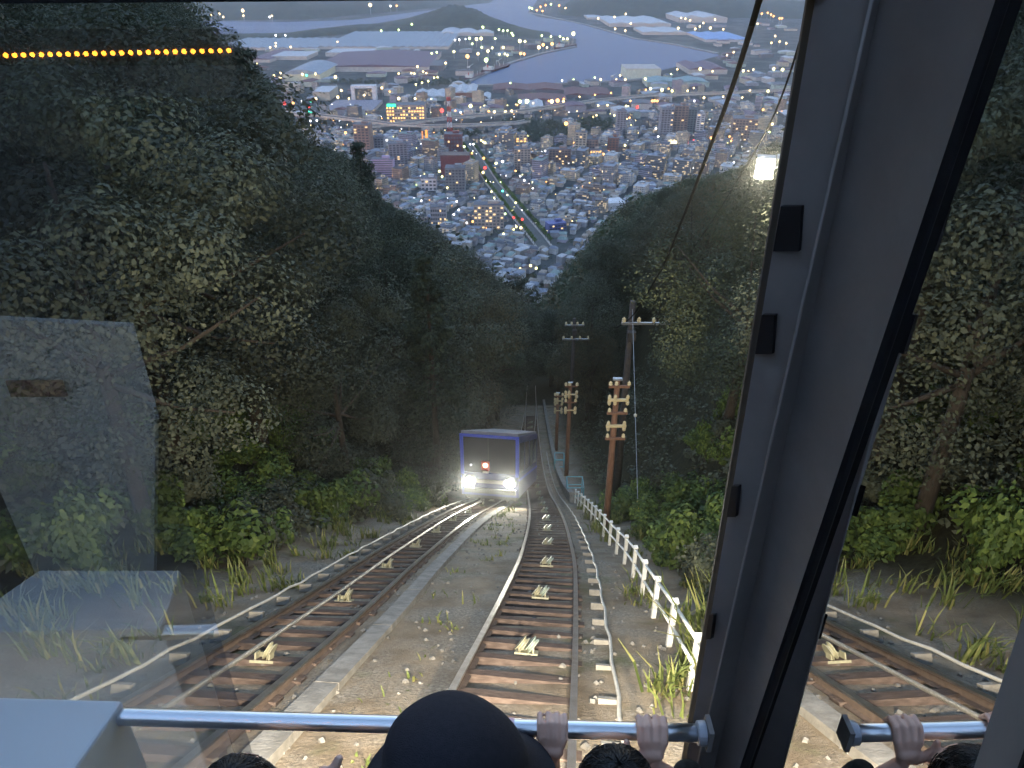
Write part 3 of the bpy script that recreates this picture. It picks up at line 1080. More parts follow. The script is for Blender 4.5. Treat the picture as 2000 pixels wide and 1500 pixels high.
while y < 27:
    for s in (0.5, 1.3, 2.2, 3.2, 4.4, 5.8, 7.4):
        if s < interp(y, [(5, 3.6), (8, 2.2), (12, 0.6), (30, 0.3)]): continue
        if s > 2 and random.random() < 0.1: continue
        x = left_edge(y) - s + random.uniform(-0.4, 0.4)
        shrub(x, y + random.uniform(-0.5, 0.5), random.uniform(0.8, 1.3), random.uniform(0.7, 1.6), 'shrub on the left bank', 'shrubs on the left bank')
    y += 1.25
y = 1.0
while y < 24:
    for s in (0.35, 1.1, 2.2, 3.4, 4.6):
        if s < 1 and random.random() < 0.35: continue
        x = right_edge(y) + s + random.uniform(-0.3, 0.3)
        shrub(x, y + random.uniform(-0.5, 0.5), random.uniform(0.6, 1.1), random.uniform(0.7, 1.35), 'shrub behind the white fence', 'shrubs behind the fence')
    y += 1.15

# -- ferns and ivy covering the forest floor
cs, rs = [], []
random.seed(91)
for _ in range(5200):
    y = random.uniform(1, 55) if random.random() < 0.75 else random.uniform(1, 20)
    side = random.choice((-1, 1))
    s = random.uniform(0.9 if y > 12 or side > 0 else 3.0, 24)
    x = left_edge(y) - s if side < 0 else right_edge(y) + s
    cs.append((x, y, ground_z(x, y) + random.uniform(0.0, 0.35))); rs.append(random.uniform(0.3, 0.75))
rng = np.random.default_rng(92)
o = link('undergrowth', quads_mesh('undergrowth', leaves(cs, rs, 22, 0.20, squash=0.6), 4, M_LEAF))
tag(o, 'dark leafy undergrowth covering the forest floor on both slopes', 'undergrowth', kind='stuff')

# -- bushes close beside the cabin on the right, caught by our own lamps
random.seed(46)
for k in range(14):
    y = random.uniform(2.6, 6.2); x = random.uniform(3.2, 5.6)
    shrub(x, y, random.uniform(0.5, 0.9), random.uniform(0.5, 1.0), 'yellow green shrub beside the cabin window', 'shrubs beside the cabin window')

# -- weeds and grass
rng = np.random.default_rng(77)
V = []
def blades(x, y, n, h, spread):
    z = ground_z(x, y)
    for _ in range(n):
        a = random.uniform(0, 6.28); q = random.uniform(0, spread)
        bx, by = x + math.cos(a) * q, y + math.sin(a) * q
        bz = ground_z(bx, by) - 0.02
        ta = random.uniform(0, 6.28); hh = h * random.uniform(0.5, 1.2); ln = hh * random.uniform(0.2, 0.8)
        w = random.uniform(0.008, 0.02)
        nx, ny = -math.sin(ta) * w, math.cos(ta) * w
        mx_, my_ = bx + math.cos(ta) * ln * 0.4, by + math.sin(ta) * ln * 0.4
        V.extend([(bx - nx, by - ny, bz), (bx + nx, by + ny, bz), (mx_ + nx * 0.8, my_ + ny * 0.8, bz + hh * 0.7), (mx_ - nx * 0.8, my_ - ny * 0.8, bz + hh * 0.7)])
        V.extend([(mx_ - nx * 0.8, my_ - ny * 0.8, bz + hh * 0.7), (mx_ + nx * 0.8, my_ + ny * 0.8, bz + hh * 0.7), (bx + math.cos(ta) * ln + nx * .1, by + math.sin(ta) * ln + ny * .1, bz + hh), (bx + math.cos(ta) * ln - nx * .1, by + math.sin(ta) * ln - ny * .1, bz + hh)])
random.seed(9)
for _ in range(330):
    y = random.uniform(0.6, 26)
    k = random.random()
    if k < 0.42: x = right_edge(y) - random.uniform(-2.0, 0.9)
    elif k < 0.80: x = left_edge(y) + random.uniform(-3.0, 0.7)
    else: x = lerp(xl(y) + 1.3, xr(y) - 0.9, random.random())
    blades(x, y, random.randint(14, 40) if k < 0.8 else random.randint(5, 16), random.uniform(0.18, 0.5) if k < 0.8 else random.uniform(0.08, 0.2), random.uniform(0.12, 0.4))
for _ in range(150):      # tall grass close to the cabin, right
    y = random.uniform(1.2, 6.0); x = random.uniform(2.1, 5.2)
    blades(x, y, 40, random.uniform(0.4, 0.9), 0.35)
o = link('grass', quads_mesh('grass', np.array(V), 4, M_GRASS))
tag(o, 'weeds and long grass growing along both edges of the tracks', 'grass', kind='stuff')
# -- loose stones
b = MB()
random.seed(12)
for _ in range(900):
    y = random.uniform(1.5, 22)
    x = random.uniform(left_edge(y) + 0.2, right_edge(y) - 0.2)
    s = random.uniform(0.02, 0.06)
    z = ground_z(x, y)
    b.box((x, y, z + s * 0.25), (s * random.uniform(0.8, 1.6), s, s * 0.8), Matrix.Rotation(random.uniform(0, 3), 3, 'Z') @ Matrix.Rotation(random.uniform(-.5, .5), 3, 'X'), taper=(0.6, 0.7))
o = b.build('gravel', solid('stones', (0.10, 0.095, 0.085), (0.22, 0.21, 0.19), 3, 0.9))
tag(o, 'loose grey stones scattered between the sleepers', 'gravel', kind='stuff')
# ------------------------------------------------------------------ the oncoming railcar
M_BLUE = solid('blue_paint', (0.018, 0.030, 0.17), (0.026, 0.040, 0.21), 3, 0.35, 0, 0, 0.5)
M_BLUE_HI = solid('bright_blue_trim', (0.06, 0.10, 0.62), (0.05, 0.09, 0.55), 3, 0.35)
M_DARKGLASS = solid('dark_window_glass', (0.016, 0.016, 0.026), None, 1, 0.25, 0, 0, 0.12)
M_BLACK = solid('black_steel', (0.02, 0.02, 0.022), (0.04, 0.04, 0.04), 8, 0.7)
M_SILVER = solid('silver_trim', (0.34, 0.35, 0.39), (0.42, 0.43, 0.47), 8, 0.4, 0.5)
M_RED = solid('red_paint', (0.45, 0.035, 0.025), (0.36, 0.03, 0.02), 8, 0.45)
CY = 25.0
CX = xl(CY) + 0.36
car = thing('blue_railcar', 'blue funicular railcar with two glaring white headlights on the left track', 'railcar', (CX, CY, zv(CY) + 0.16), R(-7.0))
SL = -(zv(CY + 9.0) - zv(CY)) / 9.0      # fall of the line under the car
W2, ZB, ZT, LEN = 1.22, 0.42, 3.52, 9.0
def slab(x0, x1, y0, y1, z0, z1, m=0, b=None):
    """box whose floor and roof follow the slope"""
    b = b or MB()
    b.hexa([(x0, y0, z0 - SL * y0), (x1, y0, z0 - SL * y0), (x1, y1, z0 - SL * y1), (x0, y1, z0 - SL * y1),
            (x0, y0, z1 - SL * y0), (x1, y0, z1 - SL * y0), (x1, y1, z1 - SL * y1), (x0, y1, z1 - SL * y1)], m)
    return b
slab(-W2, W2, 0, LEN, ZB, ZT).build('car_body', M_BLUE, car)
slab(-W2 + 0.06, W2 - 0.06, 0.05, LEN - 0.05, ZT + 0.003, ZT + 0.14).build('car_roof', M_SILVER, car)
slab(-W2 + 0.1, W2 - 0.1, 0.3, LEN - 0.3, ZB - 0.22, ZB - 0.003).build('underframe', M_BLACK, car)
# front: big dark windscreen in a bright blue frame
b = MB(); b.box((0, -0.012, 2.52), (2 * W2 - 0.30, 0.02, 1.76)); ws = b.build('windscreen', M_DARKGLASS, car)
for sx in (-1, 1):
    b = MB(); b.box((sx * (W2 - 0.072), -0.03, 2.52), (0.14, 0.055, 1.98)); b.build('windscreen_frame', M_BLUE_HI, car)
b = MB(); b.box((0, -0.03, 3.455), (2 * W2 - 0.29, 0.055, 0.11)); b.build('windscreen_frame', M_BLUE_HI, car)
b = MB(); b.box((0, -0.03, 1.575), (2 * W2 - 0.29, 0.055, 0.10)); b.build('windscreen_frame', M_BLUE, car)
b = MB(); b.box((-0.05, -0.028, 2.62), (0.03, 0.012, 1.62)); b.build('windscreen_wiper', M_BLACK, car)
b = MB(); b.box((0, -0.035, 1.20), (1.20, 0.05, 0.17)); b.build('bumper_band', M_SILVER, car)
b = MB(); b.box((0, -0.05, 0.72), (2.2, 0.08, 0.24)); b.build('lower_skirt', M_BLACK, car)
ax = Matrix.Rotation(math.pi / 2, 3, 'X')
M_HEAD = emit('headlight_glow', (1.0, 0.97, 0.84), 230.0, True)
for sx in (-1, 1):
    b = MB(); b.lathe([(0.28, 0.0), (0.28, 0.08), (0.24, 0.11), (0.205, 0.09), (0.205, 0.0)], c=(sx * 0.84, -0.005, 1.20), n=20, axis=ax)
    hl = b.build('headlight', M_SILVER, car)
    b = MB(); b.lathe([(0.203, 0.0), (0.203, 0.085), (0.15, 0.115), (0.05, 0.13)], c=(sx * 0.84, -0.005, 1.20), n=20, axis=ax); b.build('headlight_lens', M_HEAD, hl)
b = MB(); b.box((-0.17, -0.05, 2.02), (0.34, 0.08, 0.42)); sgn = b.build('route_lamp', M_RED, car)
b = MB(); b.lathe([(0.10, 0.0), (0.09, 0.035), (0.05, 0.05)], c=(-0.17, -0.092, 2.06), n=16, axis=ax); b.build('route_lamp_lens', emit('amber_lamp', (1.0, 0.55, 0.25), 14.0, True), sgn)
b = MB(); b.box((-0.17, -0.052, 1.69), (0.24, 0.06, 0.07)); b.build('number_plate', M_WHITE, car)
b = MB(); b.lathe([(0.03, 0.0), (0.025, 0.03)], c=(-0.78, -0.03, 2.0), n=10, axis=ax); b.build('marker_lamp', emit('marker_lamp', (0.9, 0.9, 1.0), 10.0), car)
# sides
for sx in (-1, 1):
    for k in range(4):
        y0 = 0.25 + k * 2.15
        slab(sx * W2 - 0.012, sx * W2 + 0.012, y0, y0 + 1.75, 1.7, 3.2).build('side_window', M_DARKGLASS, car)
    slab(sx * W2 - 0.02, sx * W2 + 0.02, 0.0, LEN, 1.28, 1.42).build('side_stripe', M_BLUE_HI, car)
for yy in (1.5, 7.5):
    for sx in (-1, 1):
        b = MB(); b.lathe([(0.12, -0.06), (0.33, -0.06), (0.33, 0.02), (0.36, 0.02), (0.36, 0.05), (0.12, 0.05)], c=(sx * 0.56, yy, 0.20 - SL * yy), n=20, axis=Matrix.Rotation(math.pi / 2, 3, 'Y'))
        b.build('wheel', M_RUST, car)
def spot(name, loc, target, energy, size, blend, col, radius=0.1):
    l = bpy.data.lights.new(name, 'SPOT')
    l.energy = energy * LUX; l.spot_size = R(size); l.spot_blend = blend; l.color = col; l.shadow_soft_size = radius
    o = bpy.data.objects.new(name, l); C.objects.link(o)
    o.location = loc
    o.rotation_euler = (Vector(loc) - Vector(target)).to_track_quat('Z', 'Y').to_euler()
    return o
bpy.context.view_layer.update()
for sx in (-1, 1):
    p = car.matrix_world @ Vector((sx * 0.84, -0.22, 1.20))
    tg = Vector((xl(11) + sx * 0.6, 11, zv(11) + 0.2))
    spot('headlight_beam', p, tg, 850, 58, 0.7, (1.0, 0.95, 0.80))

# ------------------------------------------------------------------ the car we ride in
M_GREY = solid('grey_pillar_paint', (0.185, 0.165, 0.158), (0.22, 0.195, 0.185), 7, 0.55, 0, 0.08)
M_GREY2 = solid('grey_frame_paint', (0.26, 0.23, 0.215), (0.29, 0.255, 0.24), 5, 0.55, 0, 0.08)
M_RUBBER = solid('black_rubber', (0.008, 0.008, 0.010), None, 1, 0.7)
M_WHITEBOX = solid('cream_white_cabinet', (0.60, 0.62, 0.64), (0.63, 0.65, 0.67), 2, 0.5, 0, 0.06)
M_CABINSIDE = solid('cabin_lining', (0.13, 0.13, 0.14), (0.15, 0.15, 0.16), 3, 0.7)
M_CHROME = solid('chrome_rail', (0.80, 0.81, 0.84), (0.76, 0.77, 0.80), 30, 0.26, 1.0, rough2=0.34)
cabin = thing('cable_car_cabin', 'dark interior of the cable car with grey pillar, handrail and white cabinet', 'cable car', (0, 0, 0))
XS = 0.42            # inner face of the right wall
def pix_line(pa, pb, f):
    """two photo pixels on an upright edge -> function z -> point"""
    a, b_ = f(*pa), f(*pb)
    def g(z):
        t = (z - a.z) / (b_.z - a.z)
        return a + (b_ - a) * t
    return g
YW = 0.92
e1 = pix_line((1577, 0), (1340, 1440), lambda x, y: at_y(x, y, YW))
e1b = pix_line((1592, 0), (1348, 1440), lambda x, y: at_y(x, y, YW - 0.02))
er = pix_line((1703, 0), (1388, 1380), lambda x, y: at_y(x, y, 0.862))
e3 = pix_line((1944, 0), (1478, 1400), lambda x, y: at_x(x, y, XS))
e3b = pix_line((1972, 0), (1496, 1400), lambda x, y: at_x(x, y, XS + 0.012))
ZLO, ZHI = -2.3, 0.35
def strip(ga, gb, name, mat, back, n=1):
    b = MB()
    pts = []
    for z in (ZLO, ZHI):
        a, c = ga(z), gb(z)
        pts += [a, c, c + back, a + back]
    b.hexa(pts)
    return b.build(name, mat, cabin)
bk = Vector((0.06, 0.05, 0))
strip(e1, e1b, 'windscreen_gasket', M_RUBBER, Vector((0.01, 0.035, 0)))
p1 = strip(e1b, er, 'pillar_flange', M_GREY, Vector((0.03, 0.05, 0)))
p2 = strip(er, e3, 'corner_pillar', M_GREY, Vector((0.05, 0.05, 0)))
strip(e3, e3b, 'side_window_gasket', M_RUBBER, Vector((0.02, 0.01, 0)))
b = MB(); b.tube([er(ZLO), er(-1.2), er(-0.6), er(ZHI)], 0.0022, 8); b.build('pillar_ridge', M_GREY2, cabin, smooth=True)
# black rubber blocks down the flange
def at_row(g, row):
    lo, hi = ZLO, ZHI
    for _ in range(50):
        mid_ = (lo + hi) / 2
        if to_px(g(mid_))[1] > row: lo = mid_
        else: hi = mid_
    return g(lo)
for (x0, y0, x1, y1) in ((1517, 400, 1572, 488), (1476, 612, 1520, 688), (1417, 946, 1449, 1006), (1372, 1197, 1401, 1245)):
    q = []
    for x, y in ((x0 + 8, y0), (x1, y0), (x1 - 6, y1), (x0 - 2, y1)):
        A, B = at_row(e1b, y), at_row(er, y)
        xa, xb_ = to_px(A)[0], to_px(B)[0]
        q.append(lerp(A, B, max(0.08, min(0.97, (x - xa) / (xb_ - xa)))))
    n = (q[1] - q[0]).cross(q[3] - q[0]).normalized()
    n = n if n.dot(q[0]) < 0 else -n
    b = MB(); b.hexa([p + n * 0.0005 for p in (q[3], q[2], q[1], q[0])] + [p + n * 0.008 for p in (q[3], q[2], q[1], q[0])])
    b.build('rubber_block', M_RUBBER, cabin)
# header above the windscreen, left end a little lower
hl_, hr_ = at_y(-400, 27, YW), at_y(1300, -16, YW)
b = MB()
b.hexa([(-2.1, YW - 0.03, hl_.z), (0.9, YW - 0.03, hr_.z), (0.9, YW + 0.08, hr_.z + 0.01), (-2.1, YW + 0.08, hl_.z + 0.01),
        (-2.1, YW - 0.03, 0.12), (0.9, YW - 0.03, 0.12), (0.9, YW + 0.08, 0.12), (-2.1, YW + 0.08, 0.12)])
b.build('windscreen_header', M_RUBBER, cabin)
# unseen glazed roof, added to let daylight onto the cabinet: ribs and panes
for yy in (0.93, 0.10, -0.75, -1.6, -2.3):
    b = MB(); b.box((-0.75, yy, 0.44), (2.6, 0.07, 0.06)); b.build('added_roof_rib', M_CABINSIDE, cabin)
M_ADDEDROOFGLASS, nt, out = new_mat('added_roof_glass')
tb = nt.nodes.new('ShaderNodeBsdfTransparent'); tb.inputs[0].default_value = (0.94, 0.95, 0.96, 1); nt.links.new(tb.outputs[0], out.inputs['Surface'])
for ya, yb in ((0.14, 0.89), (-0.71, 0.06), (-1.56, -0.79), (-2.26, -1.64)):
    b = MB(); b.box((-0.75, (ya + yb) / 2, 0.455), (2.5, yb - ya, 0.008)); b.build('added_roof_pane', M_ADDEDROOFGLASS, cabin)
b = MB(); b.box((-0.7, -0.75, -2.33), (2.6, 3.4, 0.06)); b.build('cabin_floor', M_CABINSIDE, cabin)
b = MB(); b.box((-0.7, YW + 0.03, -2.08), (2.5, 0.06, 0.5)); b.build('front_panel', M_CABINSIDE, cabin)
# right wall: sill, mullions, window panes
b = MB(); b.box((XS + 0.04, -0.7, -1.86), (0.06, 3.0, 0.9)); b.build('side_wall', M_CABINSIDE, cabin)
b = MB(); b.box((XS + 0.04, -0.7, 0.22), (0.06, 3.0, 0.34)); b.build('side_wall', M_CABINSIDE, cabin)
m0a, m0b = at_x(1902, 1500, XS - 0.004), at_x(2004, 1186, XS - 0.004)
sl = (m0b - m0a) / (m0b.z - m0a.z)
def mul(z, off): return m0a + sl * (z - m0a.z) + Vector((0, off, 0))
b = MB(); zz0, zz1 = -1.41, 0.05
b.hexa([mul(zz0, -0.10), mul(zz0, -0.10) + Vector((0.05, 0, 0)), mul(zz0, 0) + Vector((0.05, 0, 0)), mul(zz0, 0),
        mul(zz1, -0.10), mul(zz1, -0.10) + Vector((0.05, 0, 0)), mul(zz1, 0) + Vector((0.05, 0, 0)), mul(zz1, 0)])
b.build('window_mullion', M_GREY2, cabin)
b = MB()
b.tube([mul(zz0, -0.05) + Vector((-0.002, 0, 0)), mul(zz1, -0.05) + Vector((-0.002, 0, 0))], 0.004, 6); b.build('mullion_groove', M_RUBBER, cabin)
b = MB(); b.box((XS + 0.04, -1.75, -0.7), (0.06, 0.9, 1.42)); b.build('side_wall', M_CABINSIDE, cabin)
# left wall and rear
b = MB(); b.box((-1.98, -0.7, -1.86), (0.06, 3.0, 0.9)); b.build('side_wall', M_CABINSIDE, cabin)
b = MB(); b.box((-1.98, -0.7, 0.22), (0.06, 3.0, 0.34)); b.build('side_wall', M_CABINSIDE, cabin)
b = MB(); b.box((-1.98, -0.98, -0.68), (0.056, 2.4, 1.45)); b.build('sky_block_panel', M_CABINSIDE, cabin)  # unseen panel added to keep a sky streak out of the reflections
b = MB(); b.box((-0.75, -2.25, -1.0), (2.6, 0.06, 2.7)); b.build('rear_bulkhead', M_CABINSIDE, cabin)
b = MB(); b.box((-1.98, 0.86, -0.7), (0.10, 0.14, 1.5)); b.build('corner_pillar', M_GREY, cabin)

def glass_mat(name, refl, tint=(1, 1, 1), rough=0.0):
    m, nt, out = new_mat(name)
    N, L = nt.nodes.new, nt.links.new
    t = N('ShaderNodeBsdfTransparent'); t.inputs[0].default_value = (*tint, 1)
    g = N('ShaderNodeBsdfGlossy'); g.inputs['Roughness'].default_value = rough
    fr = N('ShaderNodeFresnel'); fr.inputs['IOR'].default_value = 1.5
    mu = N('ShaderNodeMath'); mu.operation = 'MULTIPLY'; mu.use_clamp = True
    mu.inputs[1].default_value = refl
    L(fr.outputs[0], mu.inputs[0])
    mx = N('ShaderNodeMixShader')
    L(mu.outputs[0], mx.inputs[0]); L(t.outputs[0], mx.inputs[1]); L(g.outputs[0], mx.inputs[2])
    L(mx.outputs[0], out.inputs['Surface'])
    return m
M_SIDEGLASS = glass_mat('tinted_side_glass', 3.4, (0.70, 0.73, 0.70), 0.0)
M_REFLECTIONGLASS = glass_mat('added_reflection_glass', 7.0, (0.92, 0.93, 0.93), 0.0)
b = MB()
b.poly([(XS + 0.012, 0.30, -1.40), (XS + 0.012, e3b(-1.40).y + 0.01, -1.40), (XS + 0.012, e3b(0.06).y + 0.01, 0.06), (XS + 0.012, 0.30, 0.06)])
b.build('side_window_pane', M_SIDEGLASS, cabin)
# windscreen: one thick pane; a scattering volume adds lamp halos and a bluish veil
m, nt, out = new_mat('glow_windscreen_glass')
ad_ = nt.nodes.new('ShaderNodeAddShader')
for q_, (g_, d_, c_) in enumerate(((0.987, 2.0, (1.0, 0.98, 0.92)), (0.90, 1.9, (0.74, 0.86, 1.0)))):
    vs_ = nt.nodes.new('ShaderNodeVolumeScatter')
    vs_.inputs['Color'].default_value = (*c_, 1)
    vs_.inputs['Density'].default_value = d_
    vs_.inputs['Anisotropy'].default_value = g_
    nt.links.new(vs_.outputs[0], ad_.inputs[q_])
nt.links.new(ad_.outputs[0], out.inputs['Volume'])
M_WSCREEN = m
b = MB(); b.box((-0.82, YW + 0.02, -0.94), (2.36, 0.008, 1.76)); b.build('windscreen_pane', M_WSCREEN, cabin)
# added panes at left, carrying the windscreen's reflections of the cabin
xp, xq = at_y(335, 900, YW - 0.03).x, at_y(470, 100, YW - 0.03).x
zq = at_y(300, 190, YW - 0.03).z
b = MB(); b.poly([(-1.92, YW - 0.03, -1.83), (xp, YW - 0.03, -1.83), (xp, YW - 0.03, zq - 0.002), (-1.92, YW - 0.03, zq - 0.002)])
b.build('added_reflection_pane', M_REFLECTIONGLASS, cabin)
b = MB(); b.poly([(-1.92, YW - 0.03, zq), (xq, YW - 0.03, zq), (xq, YW - 0.03, -0.06), (-1.92, YW - 0.03, -0.06)])
b.build('added_upper_pane', M_REFLECTIONGLASS, cabin)
YM = YW - 0.03
def mirrored(px, py, yv):
    """a thing whose mirror image in the added reflecting pane shows at this pixel; yv: how far off the image seems"""
    p = at_y(px, py, yv)
    return Vector((p.x, 2 * YM - p.y, p.z))
# amber running-text sign under the ceiling
led = emit('amber_led', (1.0, 0.27, 0.02), 20.0)
sg = MB()
a0, a1 = mirrored(446, 99, 1.75), mirrored(-60, 110, 1.75)
sg.hexa([(a1.x - 0.05, a0.y - 0.06, a0.z - 0.03), (a0.x + 0.03, a0.y - 0.06, a0.z - 0.03), (a0.x + 0.03, a0.y - 0.005, a0.z - 0.03), (a1.x - 0.05, a0.y - 0.005, a0.z - 0.03),
         (a1.x - 0.05, a0.y - 0.06, a0.z + 0.10), (a0.x + 0.03, a0.y - 0.06, a0.z + 0.10), (a0.x + 0.03, a0.y - 0.005, a0.z + 0.10), (a1.x - 0.05, a0.y - 0.005, a0.z + 0.10)])
sign = sg.build('led_sign', M_RUBBER, cabin)
dm = MB(); dm.lathe([(0.0052, 0.0), (0.0048, 0.003), (0.002, 0.005)], n=8, axis=Matrix.Rotation(-math.pi / 2, 3, 'X'))
dm = dm.mesh('led_dot', led)
for k in range(30):
    t_ = k / 29
    o = link('led_dot', dm, sign)
    o.location = (lerp(a0.x, a1.x, t_), a0.y - 0.004, lerp(a0.z, a1.z, t_))
# pale panel behind the driver's seat that the pane mirrors
c0, c1, c2, c3 = mirrored(305, 640, 2.25), mirrored(300, 1205, 2.25), mirrored(-40, 1212, 2.25), mirrored(-40, 622, 2.25)
b = MB(); q = [c2, c1, c0, c3]
bkv = Vector((0, -0.03, 0))
b.hexa([c2 + bkv, c1 + bkv, c1, c2, c3 + bkv, c0 + bkv, c0, c3])
pnl = b.build('rear_panel', M_WHITEBOX, cabin)
b = MB(); d0, d1 = mirrored(40, 905, 2.22), mirrored(125, 930, 2.22)
b.hexa([(d0.x, d0.y - 0.01, d1.z), (d1.x, d0.y - 0.01, d1.z), (d1.x, d0.y, d1.z), (d0.x, d0.y, d1.z), (d0.x, d0.y - 0.01, d0.z), (d1.x, d0.y - 0.01, d0.z), (d1.x, d0.y, d0.z), (d0.x, d0.y, d0.z)])
b.build('panel_plate', M_WHITE, pnl)
b = MB(); d0, d1 = mirrored(10, 745, 2.22), mirrored(130, 775, 2.22)
b.hexa([(d0.x, d0.y - 0.01, d1.z), (d1.x, d0.y - 0.01, d1.z), (d1.x, d0.y, d1.z), (d0.x, d0.y, d1.z), (d0.x, d0.y - 0.01, d0.z), (d1.x, d0.y - 0.01, d0.z), (d1.x, d0.y, d0.z), (d0.x, d0.y, d0.z)])
b.build('panel_strip', solid('faded_red', (0.30, 0.16, 0.16), (0.26, 0.14, 0.14), 6, 0.6), pnl)

# handrail and white cabinet
ZR = -1.09
ra, rb = at_z(150, 1397, ZR), at_z(1372, 1432, ZR)
RAILR = 0.0143
b = MB(); b.tube([lerp(ra, rb, k / 12) for k in range(13)], RAILR, 20); b.build('handrail', M_CHROME, cabin, smooth=True)
dirr = (rb - ra).normalized()
axr = dirr.to_track_quat('Z', 'Y').to_matrix()
b = MB(); b.lathe([(0.0149, -0.010), (0.019, -0.008), (0.020, 0.0), (0.020, 0.004)], c=tuple(rb), n=20, axis=axr); b.build('handrail_flange', M_SILVER, cabin)
b = MB(); b.box(tuple(rb + dirr * 0.009), (0.008, 0.036, 0.046)); b.build('handrail_plate', M_GREY, cabin)
def rail_at(px):
    best = None
    for k in range(400):
        p = lerp(ra, rb, k / 399)
        e = abs(to_px(p)[0] - px)
        if best is None or e < best[0]: best = (e, p)
    return best[1]
# sticker wrapped on the rail
s0, s1 = rail_at(984), rail_at(1004)
b = MB(); b.tube([s0, s1], RAILR + 0.0008, 20, caps=False); b.build('rail_sticker', solid('pink_sticker', (0.70, 0.42, 0.50), (0.8, 0.7, 0.72), 60, 0.4), cabin, smooth=True)
ZC = -1.065
k0, k1, k2, k3 = at_z(240, 1367, ZC), at_z(118, 1540, ZC), at_z(-260, 1540, ZC), at_z(-200, 1354, ZC)
b = MB()
def dn(p): return Vector((p.x, p.y, -2.29))
b.hexa([dn(k2), dn(k1), dn(k0), dn(k3), k2, k1, k0, k3])
cab = b.build('control_cabinet', M_WHITEBOX, cabin)
md = cab.modifiers.new('bevel', 'BEVEL'); md.width = 0.006; md.segments = 2
# headlamps of our own car, below the window
for sx in (-0.75, 0.75):
    bx_ = MB(); bx_.lathe([(0.13, 0.0), (0.13, 0.06), (0.11, 0.07)], c=(xr(1.2) + sx, 1.12, -2.62), n=18, axis=Matrix.Rotation(-math.pi / 2, 3, 'X')); bx_.build('headlamp', emit('own_headlamp', (1.0, 0.88, 0.66), 12.0), cabin)
    spot('headlamp_beam', (xr(1.2) + sx, 1.25, -2.62), (xr(14) + (3.6 if sx > 0 else -1.8), 11 if sx > 0 else 13, zv(13) - 0.6), 5200 if sx > 0 else 3600, 150 if sx > 0 else 128, 1.0, (1.0, 0.88, 0.69))
# the floodlight post's second lamp, shining down the line onto the poles
spot('floodlight_beam', tuple(fl + Vector((0.05, 0.25, 0.05))), (3.1, 40.0, -24.0), 5200, 30, 0.8, (1.0, 0.76, 0.36), 0.12)
# ------------------------------------------------------------------ passengers
M_SKIN = solid('skin', (0.74, 0.44, 0.33), (0.80, 0.50, 0.38), 30, 0.5, 0, 0.05)
M_HAIR = solid('black_hair', (0.010, 0.009, 0.010), (0.016, 0.015, 0.016), 60, 0.4, 0, 0.12, stretch=(1, 1, 0.2))
M_NAVY = solid('navy_cloth', (0.012, 0.012, 0.020), (0.018, 0.018, 0.028), 120, 0.85, 0, 0.4)
M_DARKCLOTH = solid('dark_green_cloth', (0.020, 0.022, 0.022), (0.030, 0.032, 0.030), 90, 0.9, 0, 0.4)

def blob(b, pts, rad, n=12):
    """chain of overlapping balls and tapered tubes, later fused to one skin"""
    pts = [Vector(p) for p in pts]
    if not hasattr(rad, '__len__'): rad = [rad] * len(pts)
    for i in range(len(pts) - 1):
        b.tube([pts[i], pts[i + 1]], [rad[i], rad[i + 1]], n)
    for p, r in zip(pts, rad):
        prof = [(r * math.sin(a), -r * math.cos(a)) for a in [math.pi * k / 8 for k in range(1, 8)]]
        b.lathe(prof, c=tuple(p), n=n)
def ellipsoid(b, c, s, n=20):
    base = len(b.v)
    prof = [(math.sin(a), -math.cos(a)) for a in [math.pi * k / 12 for k in range(1, 12)]]
    b.lathe(prof, c=(0, 0, 0), n=n)
    for i in range(base, len(b.v)):
        x, y, z = b.v[i]
        b.v[i] = (x * s[0] + c[0], y * s[1] + c[1], z * s[2] + c[2])
def fuse(o, vox, smooth=4):
    m = o.modifiers.new('fuse', 'REMESH'); m.mode = 'VOXEL'; m.voxel_size = vox; m.use_smooth_shade = True
    s = o.modifiers.new('smooth', 'SMOOTH'); s.factor = 0.5; s.iterations = smooth
    return o

def right_hand(b, rail_p, dirr, elbow, k=1.0):
    """right hand over the rail seen from behind: thumb on the left, four fingers over the top"""
    X = dirr
    Y = Vector((0, 0, 1)).cross(X).normalized()       # away from us
    Z = Vector((0, 0, 1))
    r = RAILR
    def P(x, y, z): return rail_p + X * x * k + Y * y * k + Z * z * k
    wrist = P(0.002, -0.032, -0.048)
    # palm: four metacarpals
    xs = (-0.0235, -0.0078, 0.0078, 0.0222)
    ln = (0.98, 1.06, 1.0, 0.86)
    for i, x in enumerate(xs):
        mcp = P(x, -0.0245, 0.006 + (0.003 if i in (1, 2) else 0))
        blob(b, [lerp(wrist, P(x * 0.5, -0.034, -0.032), 0.6), mcp], [0.0092 * k, 0.0078 * k])
        pip = P(x * 1.05, -0.009, 0.0268 * (1.03 if i in (1, 2) else 0.96))
        dip = P(x * 1.05, 0.014 * ln[i], 0.0250)
        tip = P(x * 1.03, 0.025 * ln[i], 0.005)
        blob(b, [mcp, pip, dip, tip], [0.0073 * k, 0.0066 * k, 0.0062 * k, 0.0056 * k])
    blob(b, [P(-0.010, -0.034, -0.020), P(0.010, -0.034, -0.020)], 0.0125 * k)
    # thumb leaves the side of the palm
    blob(b, [P(-0.012, -0.038, -0.030), P(-0.032, -0.040, -0.020), P(-0.047, -0.036, -0.006), P(-0.052, -0.031, 0.010)], [0.0110 * k, 0.0092 * k, 0.0076 * k, 0.0064 * k])
    # wrist and forearm
    blob(b, [wrist, lerp(wrist, elbow, 0.15), lerp(wrist, elbow, 0.45), elbow], [0.0135 * k, 0.0140 * k, 0.0175 * k, 0.023 * k], 14)

